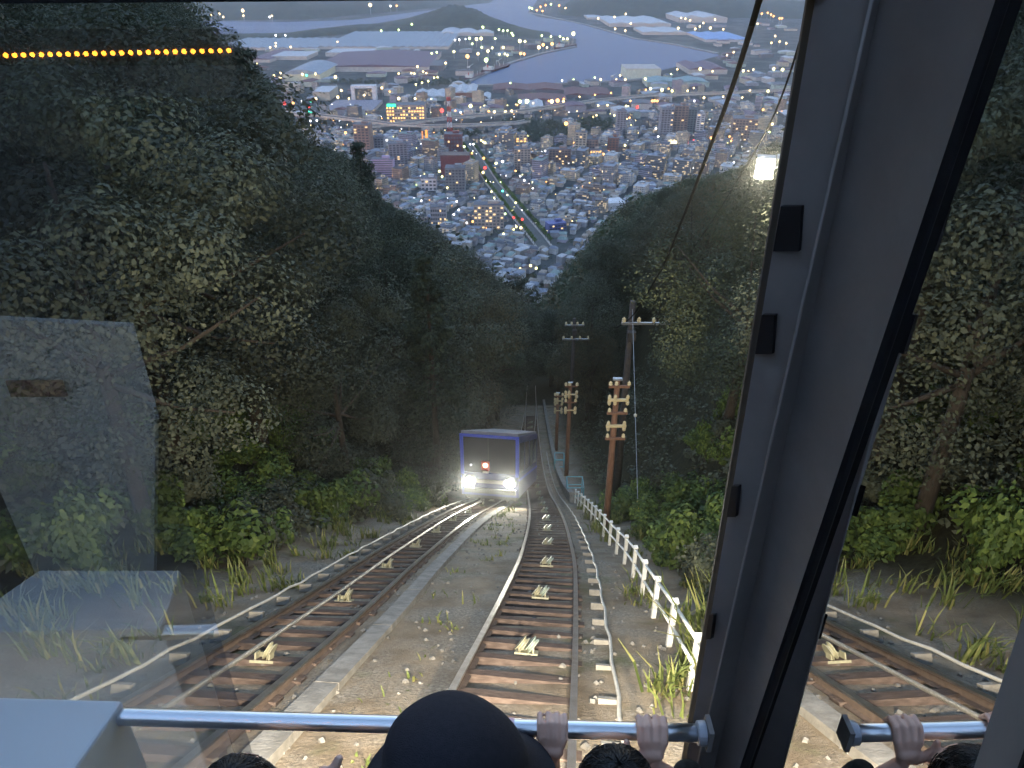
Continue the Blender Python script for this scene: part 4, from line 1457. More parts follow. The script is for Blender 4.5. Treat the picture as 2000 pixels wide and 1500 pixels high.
def person(label, head_top, face_dir, scale, arm, hair, hat, shirt, sleeve=None):
    """child seen from behind; head_top: crown of the head"""
    HT = Vector(head_top)
    fwd = Vector(face_dir).normalized()
    rt = Vector((fwd.y, -fwd.x, 0))
    s = scale
    hr = 0.085 * s
    hc = HT + Vector((0, 0, -0.105 * s))
    b = MB()
    ellipsoid(b, hc, (0.074 * s, 0.092 * s, 0.105 * s))
    blob(b, [hc + fwd * 0.03 * s - Vector((0, 0, 0.06 * s)), hc + fwd * 0.062 * s - Vector((0, 0, 0.078 * s))], 0.034 * s)      # jaw
    blob(b, [hc + fwd * 0.088 * s - Vector((0, 0, 0.005 * s)), hc + fwd * 0.102 * s - Vector((0, 0, 0.022 * s))], [0.008 * s, 0.012 * s])    # nose
    for e in (-1, 1):
        blob(b, [hc + rt * e * 0.074 * s + Vector((0, 0, 0.012 * s)), hc + rt * e * 0.078 * s - Vector((0, 0, 0.018 * s))], [0.013 * s, 0.010 * s])
    neck0 = hc - Vector((0, 0, 0.09 * s)) - fwd * 0.012 * s
    chest = neck0 - Vector((0, 0, 0.20 * s))
    pelvis = chest - Vector((0, 0, 0.24 * s))
    blob(b, [neck0, neck0 - Vector((0, 0, 0.06 * s))], 0.042 * s)
    sh = neck0 - Vector((0, 0, 0.075 * s))
    floor = -2.295
    shl, shr = sh - rt * 0.135 * s, sh + rt * 0.135 * s
    for e in (-1, 1):
        hip = pelvis + rt * e * 0.065 * s
        foot = Vector((hip.x, hip.y, floor + 0.035))
        blob(b, [hip, lerp(hip, foot, 0.5) + fwd * 0.012, foot, foot + fwd * 0.13 * s], [0.075 * s, 0.052 * s, 0.034 * s, 0.032])
    blob(b, [pelvis, chest, sh], [0.095 * s, 0.10 * s, 0.085 * s], 18)
    blob(b, [shl, shr], 0.055 * s)
    # left arm hangs forward to the rail, out of sight below it
    blob(b, [shl, shl - rt * 0.05 * s - Vector((0, 0, 0.17 * s)), shl + fwd * 0.12 * s - Vector((0, 0, 0.26 * s))], [0.046 * s, 0.038 * s, 0.028 * s])
    if arm is not None:
        rail_p, elbow, k = arm
        blob(b, [shr, lerp(shr, elbow, 0.5), elbow], [0.046 * s, 0.040 * s, 0.031 * s])
        right_hand(b, rail_p, dirr, elbow, k)
    o = b.build('person', M_SKIN)
    fuse(o, 0.0025 if arm else 0.006, 2)
    tag(o, label, 'person')
    # eyes
    for e in (-1, 1):
        q = MB(); ellipsoid(q, hc + fwd * 0.082 * s + rt * e * 0.031 * s + Vector((0, 0, 0.004 * s)), (0.0105 * s,) * 3, 10)
        q.build('eye', M_WHITE, o, smooth=True)
    # shirt over the trunk
    q = MB()
    blob(q, [pelvis, chest, sh + Vector((0, 0, -0.01 * s))], [0.108 * s, 0.114 * s, 0.092 * s], 18)
    blob(q, [shl, shr], 0.064 * s)
    blob(q, [shl, shl - rt * 0.05 * s - Vector((0, 0, 0.17 * s))], [0.057 * s, 0.052 * s])
    if arm is not None:
        if sleeve:
            blob(q, [shr, lerp(shr, arm[1], 0.55), arm[1], lerp(arm[1], arm[0], sleeve)], [0.060 * s, 0.052 * s, 0.046 * s, 0.038 * s])
        else:
            blob(q, [shr, lerp(shr, arm[1], 0.45)], [0.058 * s, 0.054 * s])
    fuse(q.build('shirt', shirt, o), 0.008, 3)
    q = MB()
    for e in (-1, 1):
        hip = pelvis + rt * e * 0.065 * s
        foot = Vector((hip.x, hip.y, floor + 0.12))
        blob(q, [hip, lerp(hip, foot, 0.5) + fwd * 0.012, foot], [0.087 * s, 0.064 * s, 0.05 * s])
    fuse(q.build('trousers', M_NAVY, o), 0.01, 3)
    if hair:
        q = MB()
        for z_, rr in ((0.0, 1.0),):
            ellipsoid(q, hc + Vector((0, 0, 0.012 * s)) - fwd * 0.012 * s, (0.083 * s, 0.094 * s, 0.100 * s), 28)
        for k in range(60):      # ragged strands
            a = random.uniform(0, 6.28); u = random.uniform(-0.5, 0.95)
            c_ = math.sqrt(1 - u * u)
            p = hc + Vector((0.083 * c_ * math.cos(a), 0.094 * c_ * math.sin(a), 0.10 * u + 0.012)) * s - fwd * 0.012 * s
            if (p - hc).dot(fwd) > 0.045 * s and u < 0.4: continue
            q.tube([p, p + Vector((0.012 * math.cos(a), 0.012 * math.sin(a), -0.035)) * s], [0.010 * s, 0.003 * s], 6)
        # keep the face clear
        q.v = [tuple(Vector(v_) - fwd * max(0.0, (Vector(v_) - hc).dot(fwd) - 0.06 * s) * (1.0 if v_[2] < hc.z + 0.05 * s else 0.2)) for v_ in q.v]
        hb = fuse(q.build('hair', M_HAIR, o), 0.005, 2)
        q = MB()
        cw = Vector((0.012, -0.02, 0))
        for k in range(1500):      # single locks lying over the skull
            a = random.uniform(0, 6.28); t0 = abs(random.gauss(0.0, 0.75)) + 0.03
            drift = random.uniform(-0.25, 0.25); ln = random.uniform(0.07, 0.17)
            lift = random.uniform(1.005, 1.05)
            pts = []
            for st in range(4):
                th = min(2.1, t0 + st * ln); aa = a + st * drift * 0.5
                pts.append(hc + Vector((0.083 * math.sin(th) * math.cos(aa) * lift, 0.094 * math.sin(th) * math.sin(aa) * lift, 0.100 * math.cos(th) * lift + 0.012)) * s - fwd * 0.012 * s)
            if (pts[-1] - hc).dot(fwd) > 0.055 * s: continue
            q.tube(pts, [0.0010 * s, 0.0014 * s, 0.0013 * s, 0.0004 * s], 4)
        q.build('hair_locks', M_HAIR, hb, smooth=True)
    if hat:
        q = MB()
        n = 44
        prof = [(0.004, 0.128), (0.045, 0.124), (0.078, 0.106), (0.098, 0.078), (0.109, 0.045), (0.114, 0.015), (0.118, -0.008), (0.140, -0.036), (0.163, -0.062), (0.166, -0.066), (0.161, -0.066), (0.136, -0.042), (0.110, -0.014)]
        base = len(q.v)
        q.lathe([(a_, z_) for a_, z_ in prof], n=n)
        for i in range(len(q.v)):
            x, y, z = q.v[i]
            a = math.atan2(y, x)
            k = 1.0 + 0.03 * math.sin(2 * a + 0.6) + 0.012 * math.sin(5 * a)
            lean = -0.022 * (z > 0.05) * (z - 0.05) / 0.08
            zz = z + (0.010 * math.sin(3 * a + 1) if z < 0 else 0) 
            q.v[i] = (x * k * s + lean + hc.x, y * k * s * 1.06 + hc.y, zz * s + hc.z + 0.0)
        h = q.build('bucket_hat', M_NAVY, o, smooth=True)
        md = h.modifiers.new('soft', 'SUBSURF'); md.levels = 1; md.render_levels = 1
        def hat_pt(r_, z_, a):
            k = 1.0 + 0.03 * math.sin(2 * a + 0.6) + 0.012 * math.sin(5 * a)
            return Vector((math.cos(a) * r_ * k * s - (0.022 * (z_ - 0.05) / 0.08 if z_ > 0.05 else 0) + hc.x, math.sin(a) * r_ * k * s * 1.06 + hc.y, z_ * s + hc.z))
        q = MB(); q.tube([hat_pt(0.1165, -0.002, 2 * math.pi * i / 40) for i in range(41)], 0.0028, 6, caps=False); q.build('hat_band', M_NAVY, h, smooth=True)
    return o

random.seed(3)
fw = Vector((0.04, 1, -0.1))
# child in a dark hat, right hand on the rail
hp = rail_at(1078)
person('person in a dark navy bucket hat holding the handrail with one bare hand', at_depth(884, 1438, 1.03), fw, 0.93,
       (hp, hp + Vector((0.012, -0.035, -0.215)), 0.84), False, True, M_NAVY)
hp2 = rail_at(1272)
person('person with short black hair and dark sleeve holding the rail near the pillar', at_depth(1209, 1490, 1.10), fw, 0.74,
       (hp2, hp2 + Vector((0.10, -0.05, -0.115)), 0.84), True, False, M_DARKCLOTH, 0.38)
# another child further left, mostly out of the picture, one finger raised
p3 = person('person with dark hair at the bottom edge beside the white cabinet', at_depth(450, 1512, 1.06), fw, 0.76, None, True, False, M_NAVY)
b = MB()
f0 = at_depth(634, 1530, 1.05)
blob(b, [f0 + Vector((0.0, -0.05, -0.12)), f0 + Vector((0, 0, -0.03)), f0], [0.022, 0.02, 0.016])
for dx, tipx, tipy, rr in ((0.006, 662, 1482, 0.0066), (-0.010, 634, 1504, 0.0068), (-0.021, 618, 1512, 0.0066), (0.015, 668, 1516, 0.0062), (-0.03, 600, 1528, 0.0068)):
    tp = at_depth(tipx, tipy, 1.05)
    blob(b, [f0 + Vector((dx, 0, 0.002)), lerp(f0 + Vector((dx, 0, 0)), tp, 0.55) + Vector((0, 0.006, 0)), tp], [0.0085, 0.0075, rr])
blob(b, [f0 + Vector((-0.2, -0.1, -0.28)), f0 + Vector((0.0, -0.05, -0.12))], [0.03, 0.022])
fuse(b.build('raised_hand', M_SKIN, p3), 0.003, 3)
# ------------------------------------------------------------------ the city below
def flat(name, c, var=0.15, rough=0.8):
    c = (c[0] * 0.80, c[1] * 0.78, c[2] * 0.80)
    return solid(name, tuple(x * (1 - var) for x in c), tuple(min(1, x * (1 + var)) for x in c), 0.12, rough)
ROOFS = [flat('roof_slate', (0.13, 0.14, 0.17)), flat('roof_dark', (0.075, 0.08, 0.10)), flat('roof_brown', (0.16, 0.12, 0.11)), flat('roof_bluegrey', (0.22, 0.25, 0.31)), flat('roof_pale', (0.42, 0.43, 0.46)), flat('roof_green', (0.20, 0.27, 0.26)), flat('roof_tan', (0.30, 0.26, 0.22))]
RNAMES = ['slate', 'dark', 'brown', 'blue grey', 'pale', 'green grey', 'tan']
WALLS = [flat('wall_white', (0.58, 0.57, 0.56)), flat('wall_cream', (0.48, 0.44, 0.38)), flat('wall_grey', (0.34, 0.34, 0.36)), flat('wall_tan', (0.36, 0.30, 0.25)), flat('wall_lilac', (0.40, 0.37, 0.44))]
WNAMES = ['white', 'cream', 'grey', 'tan', 'lilac']
M_GLASSFAR = solid('far_window_glass', (0.05, 0.06, 0.08), None, 1, 0.25)
M_LITWIN = emit('lit_window_warm', (1.0, 0.68, 0.34), 1.5)
M_LITWIN2 = emit('lit_window_orange', (1.0, 0.50, 0.16), 2.6)
M_GLASSFAR2 = solid('far_window_dark', (0.09, 0.10, 0.13), None, 1, 0.4)
FAC = [facade_mat('facade_white', (0.400, 0.400, 0.416), lit=0.14), facade_mat('facade_cream', (0.336, 0.304, 0.264), lit=0.2), facade_mat('facade_grey', (0.224, 0.224, 0.248), lit=0.13), facade_mat('facade_brown', (0.224, 0.160, 0.136), lit=0.16),
       facade_mat('facade_lilac', (0.288, 0.264, 0.336), band=True), facade_mat('facade_beige', (0.320, 0.272, 0.224), lit=0.24, cell=(2.6, 3.0)), facade_mat('facade_dark', (0.128, 0.136, 0.152), lit=0.16, band=True)]
FNAMES = ['white', 'cream', 'grey', 'brown', 'lilac banded', 'beige', 'dark banded']

def gpt(px, py): return at_z(px, py, CITY_Z)
STREET = R(-24)       # street grid of the old town

# -- houses -----------------------------------------------------------------
def house_mesh(w, d, h, rh, roof, wall, hip):
    b = MB()
    e = 0.45
    b.box((0, 0, h / 2 - 0.5), (w, d, h + 1.0), None, 0)
    x, y = w / 2 + e, d / 2 + e
    k = x - (y * 0.9 if hip else 0)
    base = len(b.v)
    b.v += [(-x, -y, h + 0.02), (x, -y, h + 0.02), (x, y, h + 0.02), (-x, y, h + 0.02), (-k, 0, h + rh), (k, 0, h + rh)]
    for f_ in ((0, 1, 5, 4), (2, 3, 4, 5), (1, 2, 5), (3, 0, 4), (3, 2, 1, 0)):
        b.face([base + q for q in f_], 1 if not (len(f_) == 3 and not hip) else 0)
    return b.mesh('house', [WALLS[wall], ROOFS[roof]])
random.seed(101)
HV = []
for i in range(26):
    rf = random.choices(range(7), [4, 3, 2, 3, 3, 1.2, 1.5])[0]; wl_ = random.choices(range(5), [4, 3, 2, 2, 1])[0]
    w = random.uniform(9, 14); d = random.uniform(7, 10)
    st = random.choice([1, 2, 2, 2])
    if random.random() < 0.3:      # flat-roofed
        HV.append((house_mesh(w, d, 3.1 * st + 1.5, 0.5, rf, wl_, True), rf, wl_, 'flat-roofed'))
    else:
        HV.append((house_mesh(w, d, 2.9 * st, random.uniform(1.6, 2.6), rf, wl_, random.random() < 0.6), rf, wl_, 'pitched-roof'))

AVENUE = [gpt(915, 285), gpt(938, 320), gpt(962, 358), gpt(1000, 405), gpt(1048, 462), gpt(1062, 480)]
def seg_dist(p, pts):
    best = 1e9
    for a, b_ in zip(pts, pts[1:]):
        ab = (b_ - a).to_2d(); ap = Vector((p[0] - a.x, p[1] - a.y))
        t = max(0, min(1, ap.dot(ab) / max(1e-6, ab.length_squared)))
        best = min(best, (ap - ab * t).length)
    return best
EXPRESS = [gpt(545, 236), gpt(620, 238), gpt(690, 247), gpt(760, 256), gpt(840, 261), gpt(930, 258), gpt(1008, 254), gpt(1030, 250)]
HIGHWAY = [gpt(700, 262), gpt(860, 244), gpt(940, 236), gpt(1020, 228), gpt(1100, 216), gpt(1180, 205), gpt(1270, 196), gpt(1400, 192), gpt(1560, 184)]
GROVES = [(1062, 262, 52, 24), (1165, 248, 38, 14), (1010, 245, 30, 8), (1280, 330, 18, 6), (900, 268, 40, 5), (860, 165, 60, 6), (700, 165, 60, 5), (1090, 300, 14, 10)]
def in_grove(px, py):
    return any(((px - a) / w) ** 2 + ((py - b_) / h) ** 2 < 1 for a, b_, w, h in GROVES)
def in_water(px, py):
    c = False
    n = len(bay)
    for i in range(n):
        (x1, y1), (x2, y2) = bay[i], bay[(i + 1) % n]
        if (y1 > py) != (y2 > py) and px < (x2 - x1) * (py - y1) / (y2 - y1) + x1: c = not c
    return c
TAKEN = []       # (x, y, radius) of the buildings placed by hand
def free(x, y, r):
    return all((x - a) ** 2 + (y - b_) ** 2 > (r + c) ** 2 for a, b_, c in TAKEN)
def seen(px, py, m=14):
    if px < 375 or px > 1600: return False
    return py < interp(px, LEFT_SIL) + m and py < interp(px, RIGHT_SIL) + m

# -- larger buildings ---------------------------------------------------------
win_cache = {}
def tower(label, cat, x0, x1, ytop, ybase, depth, mat, rot=None, floors=0, cols=0, wmats=None, roofmat=None, lit=0.15, wsize=(0.62, 0.5), penthouse=True, name='city_building', group=None, band=False):
    """x0,x1: edges in photo pixels; ytop, ybase: roof line and foot of the front"""
    rot = STREET * 0 if rot is None else rot
    p = gpt((x0 + x1) / 2, ybase)
    d = to_px(p)[2]
    w = (x1 - x0) * d / F / max(0.6, math.cos(rot))
    h = (at_y((x0 + x1) / 2, ytop, p.y).z - CITY_Z)
    t = thing(name, label, cat, (p.x, p.y, CITY_Z - 0.6), rot, group)
    TAKEN.append((p.x, p.y + depth / 2, max(w, depth) * 0.55))
    b = MB(); b.box((0, depth / 2, h / 2), (w, depth, h)); b.build('wall', mat, t)
    b = MB()
    b.box((0, depth / 2, h + 0.25), (w + 0.5, depth + 0.5, 0.5)); b.build('roof', roofmat or ROOFS[0], t)
    if penthouse:
        b = MB(); b.box((w * 0.15, depth * 0.55, h + 2.2), (w * 0.35, depth * 0.4, 3.4)); b.build('penthouse', mat, t)
    if floors and cols:
        fh, cw = h / (floors + 0.4), w / cols
        if band:
            for f_ in range(floors):
                bb = MB(); bb.box((0, -0.15, 0.4 + (f_ + 0.5) * fh), (w * 0.94, 0.4, fh * wsize[1])); bb.build('window_band', wmats[0], t)
        else:
            key = (round(cw, 2), round(fh, 2))
            for mi, mm in enumerate(wmats):
                bb = MB(); bb.box((0, 0, 0), (cw * wsize[0], 0.4, fh * wsize[1])); win_cache[(key, mi, label)] = bb.mesh('window', mm)
            for f_ in range(floors):
                for c_ in range(cols):
                    mi = 1 if (len(wmats) > 1 and random.random() < lit) else 0
                    o = link('window', win_cache[(key, mi, label)], t)
                    o.location = (-w / 2 + (c_ + 0.5) * cw, -0.12, 0.4 + (f_ + 0.5) * fh)
    return t, p, w, h

random.seed(55)
G1, G2 = [M_GLASSFAR, M_LITWIN], [M_GLASSFAR, M_LITWIN2]
W_CREAM = flat('apartment_cream', (0.55, 0.45, 0.38)); W_LILAC = flat('lilac_slab', (0.42, 0.34, 0.50)); W_GREEN = flat('grey_green_block', (0.20, 0.22, 0.24)); W_DRED = flat('dark_red_block', (0.15, 0.055, 0.06))
W_GREY = flat('grey_block', (0.27, 0.27, 0.31)); W_BROWN = flat('brown_block', (0.26, 0.19, 0.17)); W_WHITE = flat('white_block', (0.62, 0.62, 0.65)); W_BEIGE = flat('beige_block', (0.40, 0.34, 0.30)); W_RBRICK = flat('brick_block', (0.25, 0.12, 0.09))
W_BLUEB = flat('blue_block', (0.13, 0.15, 0.34)); W_TAN2 = flat('tan_block', (0.44, 0.40, 0.33))
tower('cream apartment block with rows of lit balconies beside the tree-lined avenue', 'apartment', 926, 984, 400, 447, 16, W_CREAM, 0, 7, 8, [M_GLASSFAR2, M_LITWIN], lit=0.35)
tower('lilac slab building with horizontal bands at the edge of the left hill', 'building', 727, 770, 311, 347, 18, W_LILAC, 0, 8, 1, [M_GLASSFAR2], band=True)
tower('grey green office block in front of the dark red building', 'office', 871, 909, 328, 376, 22, W_GREEN, 0, 8, 6, [M_GLASSFAR, M_LITWIN], lit=0.06)
tower('wide dark red building behind the grey green office block', 'building', 862, 918, 303, 350, 25, W_DRED, 0, 0, 0, penthouse=False, roofmat=ROOFS[2])
tower('dark maroon tower above the red building', 'tower block', 869, 903, 262, 303, 25, W_DRED, 0, 5, 6, [M_GLASSFAR2, M_LITWIN], lit=0.1)
tower('tall grey slab tower left of the town centre', 'tower block', 763, 797, 280, 330, 20, W_GREY, R(12), 11, 5, G1, lit=0.05)
tower('brownish high tower rising over the left hill edge', 'tower block', 696, 726, 243, 320, 22, W_BROWN, R(-8), 14, 4, G1, lit=0.08)
tower('pale grey tower beside the brownish high tower', 'tower block', 728, 752, 268, 312, 20, W_GREY, 0, 9, 4, G1, lit=0.06)
tower('orange lit commercial block under the green sign', 'building', 756, 830, 205, 240, 40, W_BEIGE, 0, 5, 14, [M_LITWIN2, M_GLASSFAR], lit=0.45, penthouse=False)
tower('two-tier beige tower in front of the dark grove', 'tower block', 1004, 1036, 290, 333, 22, W_BEIGE, 0, 9, 5, G1, lit=0.06)
tower('slim upper tower behind the two-tier beige tower', 'tower block', 1007, 1029, 262, 292, 22, W_TAN2, 0, 6, 3, G2, lit=0.3)
tower('brownish apartment block right of the grove', 'apartment', 1072, 1114, 291, 322, 18, W_BROWN, 0, 6, 7, G1, lit=0.1)
tower('tall tan block beside the grove', 'tower block', 1122, 1143, 258, 308, 20, W_TAN2, R(-10), 10, 3, G1, lit=0.06)
tower('wide grey brown block in the middle of town', 'building', 1144, 1166, 272, 306, 26, W_BROWN, R(-10), 6, 4, G1, lit=0.06)
tower('brick red tower in the middle of town', 'tower block', 1188, 1207, 269, 300, 20, W_RBRICK, 0, 6, 3, G1, lit=0.05)
tower('slim twin-ribbed grey tower above the brick red one', 'tower block', 1203, 1221, 216, 268, 20, W_GREY, 0, 12, 3, G1, lit=0.05)
tower('broad striped high-rise left of the black cable', 'tower block', 1288, 1312, 212, 268, 24, W_GREY, 0, 12, 4, G1, lit=0.06)
tower('taller striped high-rise left of the black cable', 'tower block', 1313, 1340, 206, 266, 24, W_BROWN, 0, 12, 4, G1, lit=0.05)
tower('dark high-rise next to the white tower', 'tower block', 1340, 1357, 212, 262, 24, W_GREEN, 0, 11, 3, G1, lit=0.05)
tower('narrow white tower near the black cable', 'tower block', 1357, 1373, 221, 263, 20, W_WHITE, 0, 10, 2, G1, lit=0.05)
tower('low white hall roof under the right hill', 'hall', 1180, 1222, 396, 410, 26, W_WHITE, R(14), 0, 0, penthouse=False, roofmat=flat('white_hall_roof', (0.66, 0.67, 0.70)))
tower('blue building at the foot of the right hill', 'building', 1072, 1106, 436, 455, 14, W_BLUEB, R(20), 3, 6, G1, lit=0.1, roofmat=flat('blue_roof', (0.16, 0.18, 0.40)))
tower('pale concrete school block beside the left hill', 'school', 842, 872, 404, 440, 14, WALLS[2], 0, 4, 7, G1, lit=0.2)
tower('white square-fronted building left of the avenue', 'building', 823, 853, 348, 372, 18, W_WHITE, 0, 3, 4, G1, lit=0.1)
tower('brownish large block right of the black cable', 'building', 1428, 1474, 232, 275, 40, W_BROWN, R(-12), 8, 8, G1, lit=0.12)
tower('yellow lit block near the window pillar', 'building', 1446, 1468, 248, 268, 20, W_TAN2, 0, 4, 5, [M_GLASSFAR2, M_LITWIN], lit=0.6)
tower('orange glowing shop building in the middle of town', 'shop', 1152, 1172, 292, 310, 12, W_BEIGE, 0, 3, 4, [M_LITWIN2, M_GLASSFAR], lit=0.25)
# building shaped like a large white gateway
p = gpt(711, 196); d = to_px(p)[2]; s = d / F
t = thing('gate_hall', 'large white hall shaped like a gateway frame among the factories', 'hall', (p.x, p.y, CITY_Z - 0.6))
hh = at_y(711, 167, p.y).z - CITY_Z
for k in (-1, 1):
    b = MB(); b.box((k * 20.5 * s, 12, hh / 2), (7 * s, 24, hh)); b.build('gate_leg', W_WHITE, t)
b = MB(); b.box((0, 12, hh - 2.2 * s), (34 * s - 0.1, 24, 4.4 * s)); b.build('gate_lintel', W_WHITE, t)
b = MB(); b.box((0, 18, hh * 0.36), (33.6 * s, 11, hh * 0.70)); b.build('inner_block', FAC[6], t)
TAKEN.append((p.x, p.y + 12, 30 * s))
# red and white lattice mast
p = gpt(879, 268); d = to_px(p)[2]; s = d / F
hh = at_y(879, 196, p.y).z - CITY_Z
t = thing('lattice_mast', 'red and white banded lattice mast above the town centre', 'mast', (p.x, p.y, CITY_Z - 0.6))
M_MRED = flat('mast_red', (0.42, 0.06, 0.05)); M_MWHT = flat('mast_white', (0.66, 0.65, 0.66))
nb = 7
for k in range(nb):
    z0, z1 = hh * k / nb, hh * (k + 1) / nb
    r0, r1 = lerp(9.0, 3.2, k / nb) * s * 0.55, lerp(9.0, 3.2, (k + 1) / nb) * s * 0.55
    b = MB()
    for sx, sy in ((-1, -1), (1, -1), (1, 1), (-1, 1)):
        b.tube([(sx * r0, sy * r0, z0), (sx * r1, sy * r1, z1)], 0.75 * s, 4)
    for (ax_, ay_), (bx2, by2) in (((-1, -1), (1, -1)), ((1, -1), (1, 1)), ((1, 1), (-1, 1)), ((-1, 1), (-1, -1))):
        b.tube([(ax_ * r0, ay_ * r0, z0), (bx2 * r1, by2 * r1, z1)], 0.45 * s, 4); b.tube([(bx2 * r0, by2 * r0, z0), (ax_ * r1, ay_ * r1, z1)], 0.45 * s, 4)
    b.build('mast_section', M_MRED if k % 2 else M_MWHT, t)
b = MB(); b.lathe([(3.5 * s, 0), (4.2 * s, 1.5), (4.2 * s, 6), (3.5 * s, 7)], c=(0, 0, hh), n=12); b.build('mast_platform', M_MRED, t)
TAKEN.append((p.x, p.y, 12))

# -- sheds and factories -------------------------------------------------------
def shed(label, x0, x1, yfar, ynear, hpx, roof, wall, bays=1, style='gable', rot=0.0):
    """long industrial shed filling the pixel box; roof in several ridges"""
    a = gpt(x0, ynear); c_ = gpt(x1, ynear); f_ = gpt((x0 + x1) / 2, yfar + hpx)
    d = to_px(a)[2]
    w = c_.x - a.x; dep = max(14.0, f_.y - a.y); h = hpx * d / F / 0.9
    t = thing('factory_shed', label, 'factory', ((a.x + c_.x) / 2, a.y, CITY_Z - 0.6), rot)
    b = MB(); b.box((0, dep / 2, h / 2), (w, dep, h)); b.build('wall', wall, t)
    for k in range(bays):
        x_0, x_1 = -w / 2 + w * k / bays, -w / 2 + w * (k + 1) / bays - (0.4 if k < bays - 1 else 0)
        b = MB()
        rh = min(h * 0.5, (x_1 - x_0) * 0.25)
        if style == 'vault':
            n = 10
            pr = [(lerp(x_0, x_1, q / n), h + 0.03 + rh * 1.4 * math.sin(math.pi * q / n)) for q in range(n + 1)]
        elif style == 'saw':
            pr = [(x_0, h + 0.03), (lerp(x_0, x_1, 0.3), h + rh), (x_1, h + 0.03)]
        elif style == 'flat':
            pr = [(x_0, h + 0.03), (x_0 + 0.3, h + 1.2), (x_1 - 0.3, h + 1.2), (x_1, h + 0.03)]
        else:
            pr = [(x_0, h + 0.03), ((x_0 + x_1) / 2, h + rh), (x_1, h + 0.03)]
        base = len(b.v); n = len(pr)
        b.v += [(x, -0.8, z) for x, z in pr] + [(x, dep + 0.8, z) for x, z in pr]
        for q in range(n - 1): b.face((q, q + 1, n + q + 1, n + q))
        b.face(list(range(n - 1, -1, -1))); b.face(list(range(n, 2 * n)))
        b.build('roof', roof, t)
    TAKEN.append(((a.x + c_.x) / 2, a.y + dep / 2, min(w, dep) * 0.6))
    for q in range(6):
        TAKEN.append((lerp(a.x, c_.x, (q + 0.5) / 6), a.y + dep / 2, dep * 0.5))
    return t
RB = flat('shed_roof_blue', (0.27, 0.31, 0.37)); RP = flat('shed_roof_purple', (0.15, 0.10, 0.14)); RR = flat('shed_roof_maroon', (0.14, 0.065, 0.075)); RW = flat('shed_roof_white', (0.46, 0.48, 0.52)); RBB = flat('shed_roof_bright_blue', (0.20, 0.34, 0.62))
WS = flat('shed_wall_pale', (0.46, 0.42, 0.40)); WD = flat('shed_wall_dark', (0.13, 0.13, 0.15)); WGRN = flat('shed_wall_green', (0.36, 0.42, 0.38))
shed('row of pale blue sawtooth factory roofs below the wooded headland', 622, 876, 62, 96, 4, RB, WS, 16, 'saw')
shed('pale factory roofs on the far left beside the channel', 415, 618, 75, 98, 4, RB, WS, 11, 'saw')
shed('long purple brown factory shed behind the avenue of lamps', 612, 838, 101, 140, 8, RP, WS, 1, 'gable')
shed('pale long shed with flat roof left of the purple factory', 530, 600, 101, 117, 6, RW, WS, 1, 'flat')
shed('pale narrow shed in the middle of the purple factory', 636, 724, 96, 110, 6, RW, WS, 1, 'flat')
shed('dark purple shed on the left by the tree line', 485, 528, 98, 122, 5, RP, WS, 1)
shed('blue vaulted hall with a yellow lit front', 552, 626, 126, 158, 11, RB, flat('painted_lamplight_wall', (0.62, 0.58, 0.42)), 1, 'vault')  # yellow lamplight on the front is put into the wall colour
shed('white long terminal shed beside the old warehouses', 806, 868, 176, 196, 6, RW, WGRN, 3)
shed('white gabled warehouses with brown fronts', 870, 930, 167, 190, 8, RW, W_RBRICK, 3)
shed('small white pavilion roof before the maroon sheds', 925, 958, 182, 198, 5, RW, WD, 2)
shed('long maroon shed along the near quay', 962, 1102, 164, 182, 6, RR, WD, 2)
shed('second maroon shed behind the highway', 1012, 1108, 184, 202, 6, RR, WD, 1)
shed('maroon shed near the pale box factory', 1104, 1196, 172, 192, 6, RR, WD, 2)
shed('pale box-shaped factory standing at the water edge', 1222, 1290, 128, 155, 17, WS, flat('pale_green_wall', (0.50, 0.54, 0.46)), 1, 'flat')
shed('green grey long shed below the pale box factory', 1264, 1385, 153, 170, 8, flat('shed_roof_teal', (0.20, 0.30, 0.33)), WGRN, 2)
shed('brown roofed shed near the right end of the bay', 1345, 1420, 122, 145, 8, RP, WS, 2)
shed('bright blue factory roof on the right shore', 1378, 1468, 63, 82, 4, RBB, WS, 3)
shed('pale long warehouse on the right peninsula', 1190, 1310, 33, 52, 5, RW, WS, 3)
shed('large pale warehouse under the far hill', 1326, 1420, 24, 44, 8, RW, WS, 2)
shed('low white warehouse on the right quay', 1256, 1340, 54, 68, 4, RW, WS, 2)
shed('small pale warehouse at the tip of the right peninsula', 1148, 1182, 26, 38, 3, RW, WS, 1)
shed('pale shed lit at its end near the quay cranes', 858, 964, 54, 70, 4, RW, WS, 3, 'vault')
shed('dark shed at the end of the purple factory', 838, 866, 118, 138, 8, WD, WD, 1, 'flat')
shed('grey rail depot roof with green lit front', 1018, 1062, 196, 216, 6, RW, WGRN, 2)
shed('orange lit depot beside the highway', 1066, 1106, 198, 214, 6, RP, WS, 1)
shed('wide grey station roof on the left', 630, 728, 196, 222, 5, flat('station_roof', (0.24, 0.23, 0.28)), WS, 2, 'flat')
shed('pale block with lit floors by the traffic signals', 612, 645, 170, 196, 14, RW, W_TAN2, 1, 'flat')

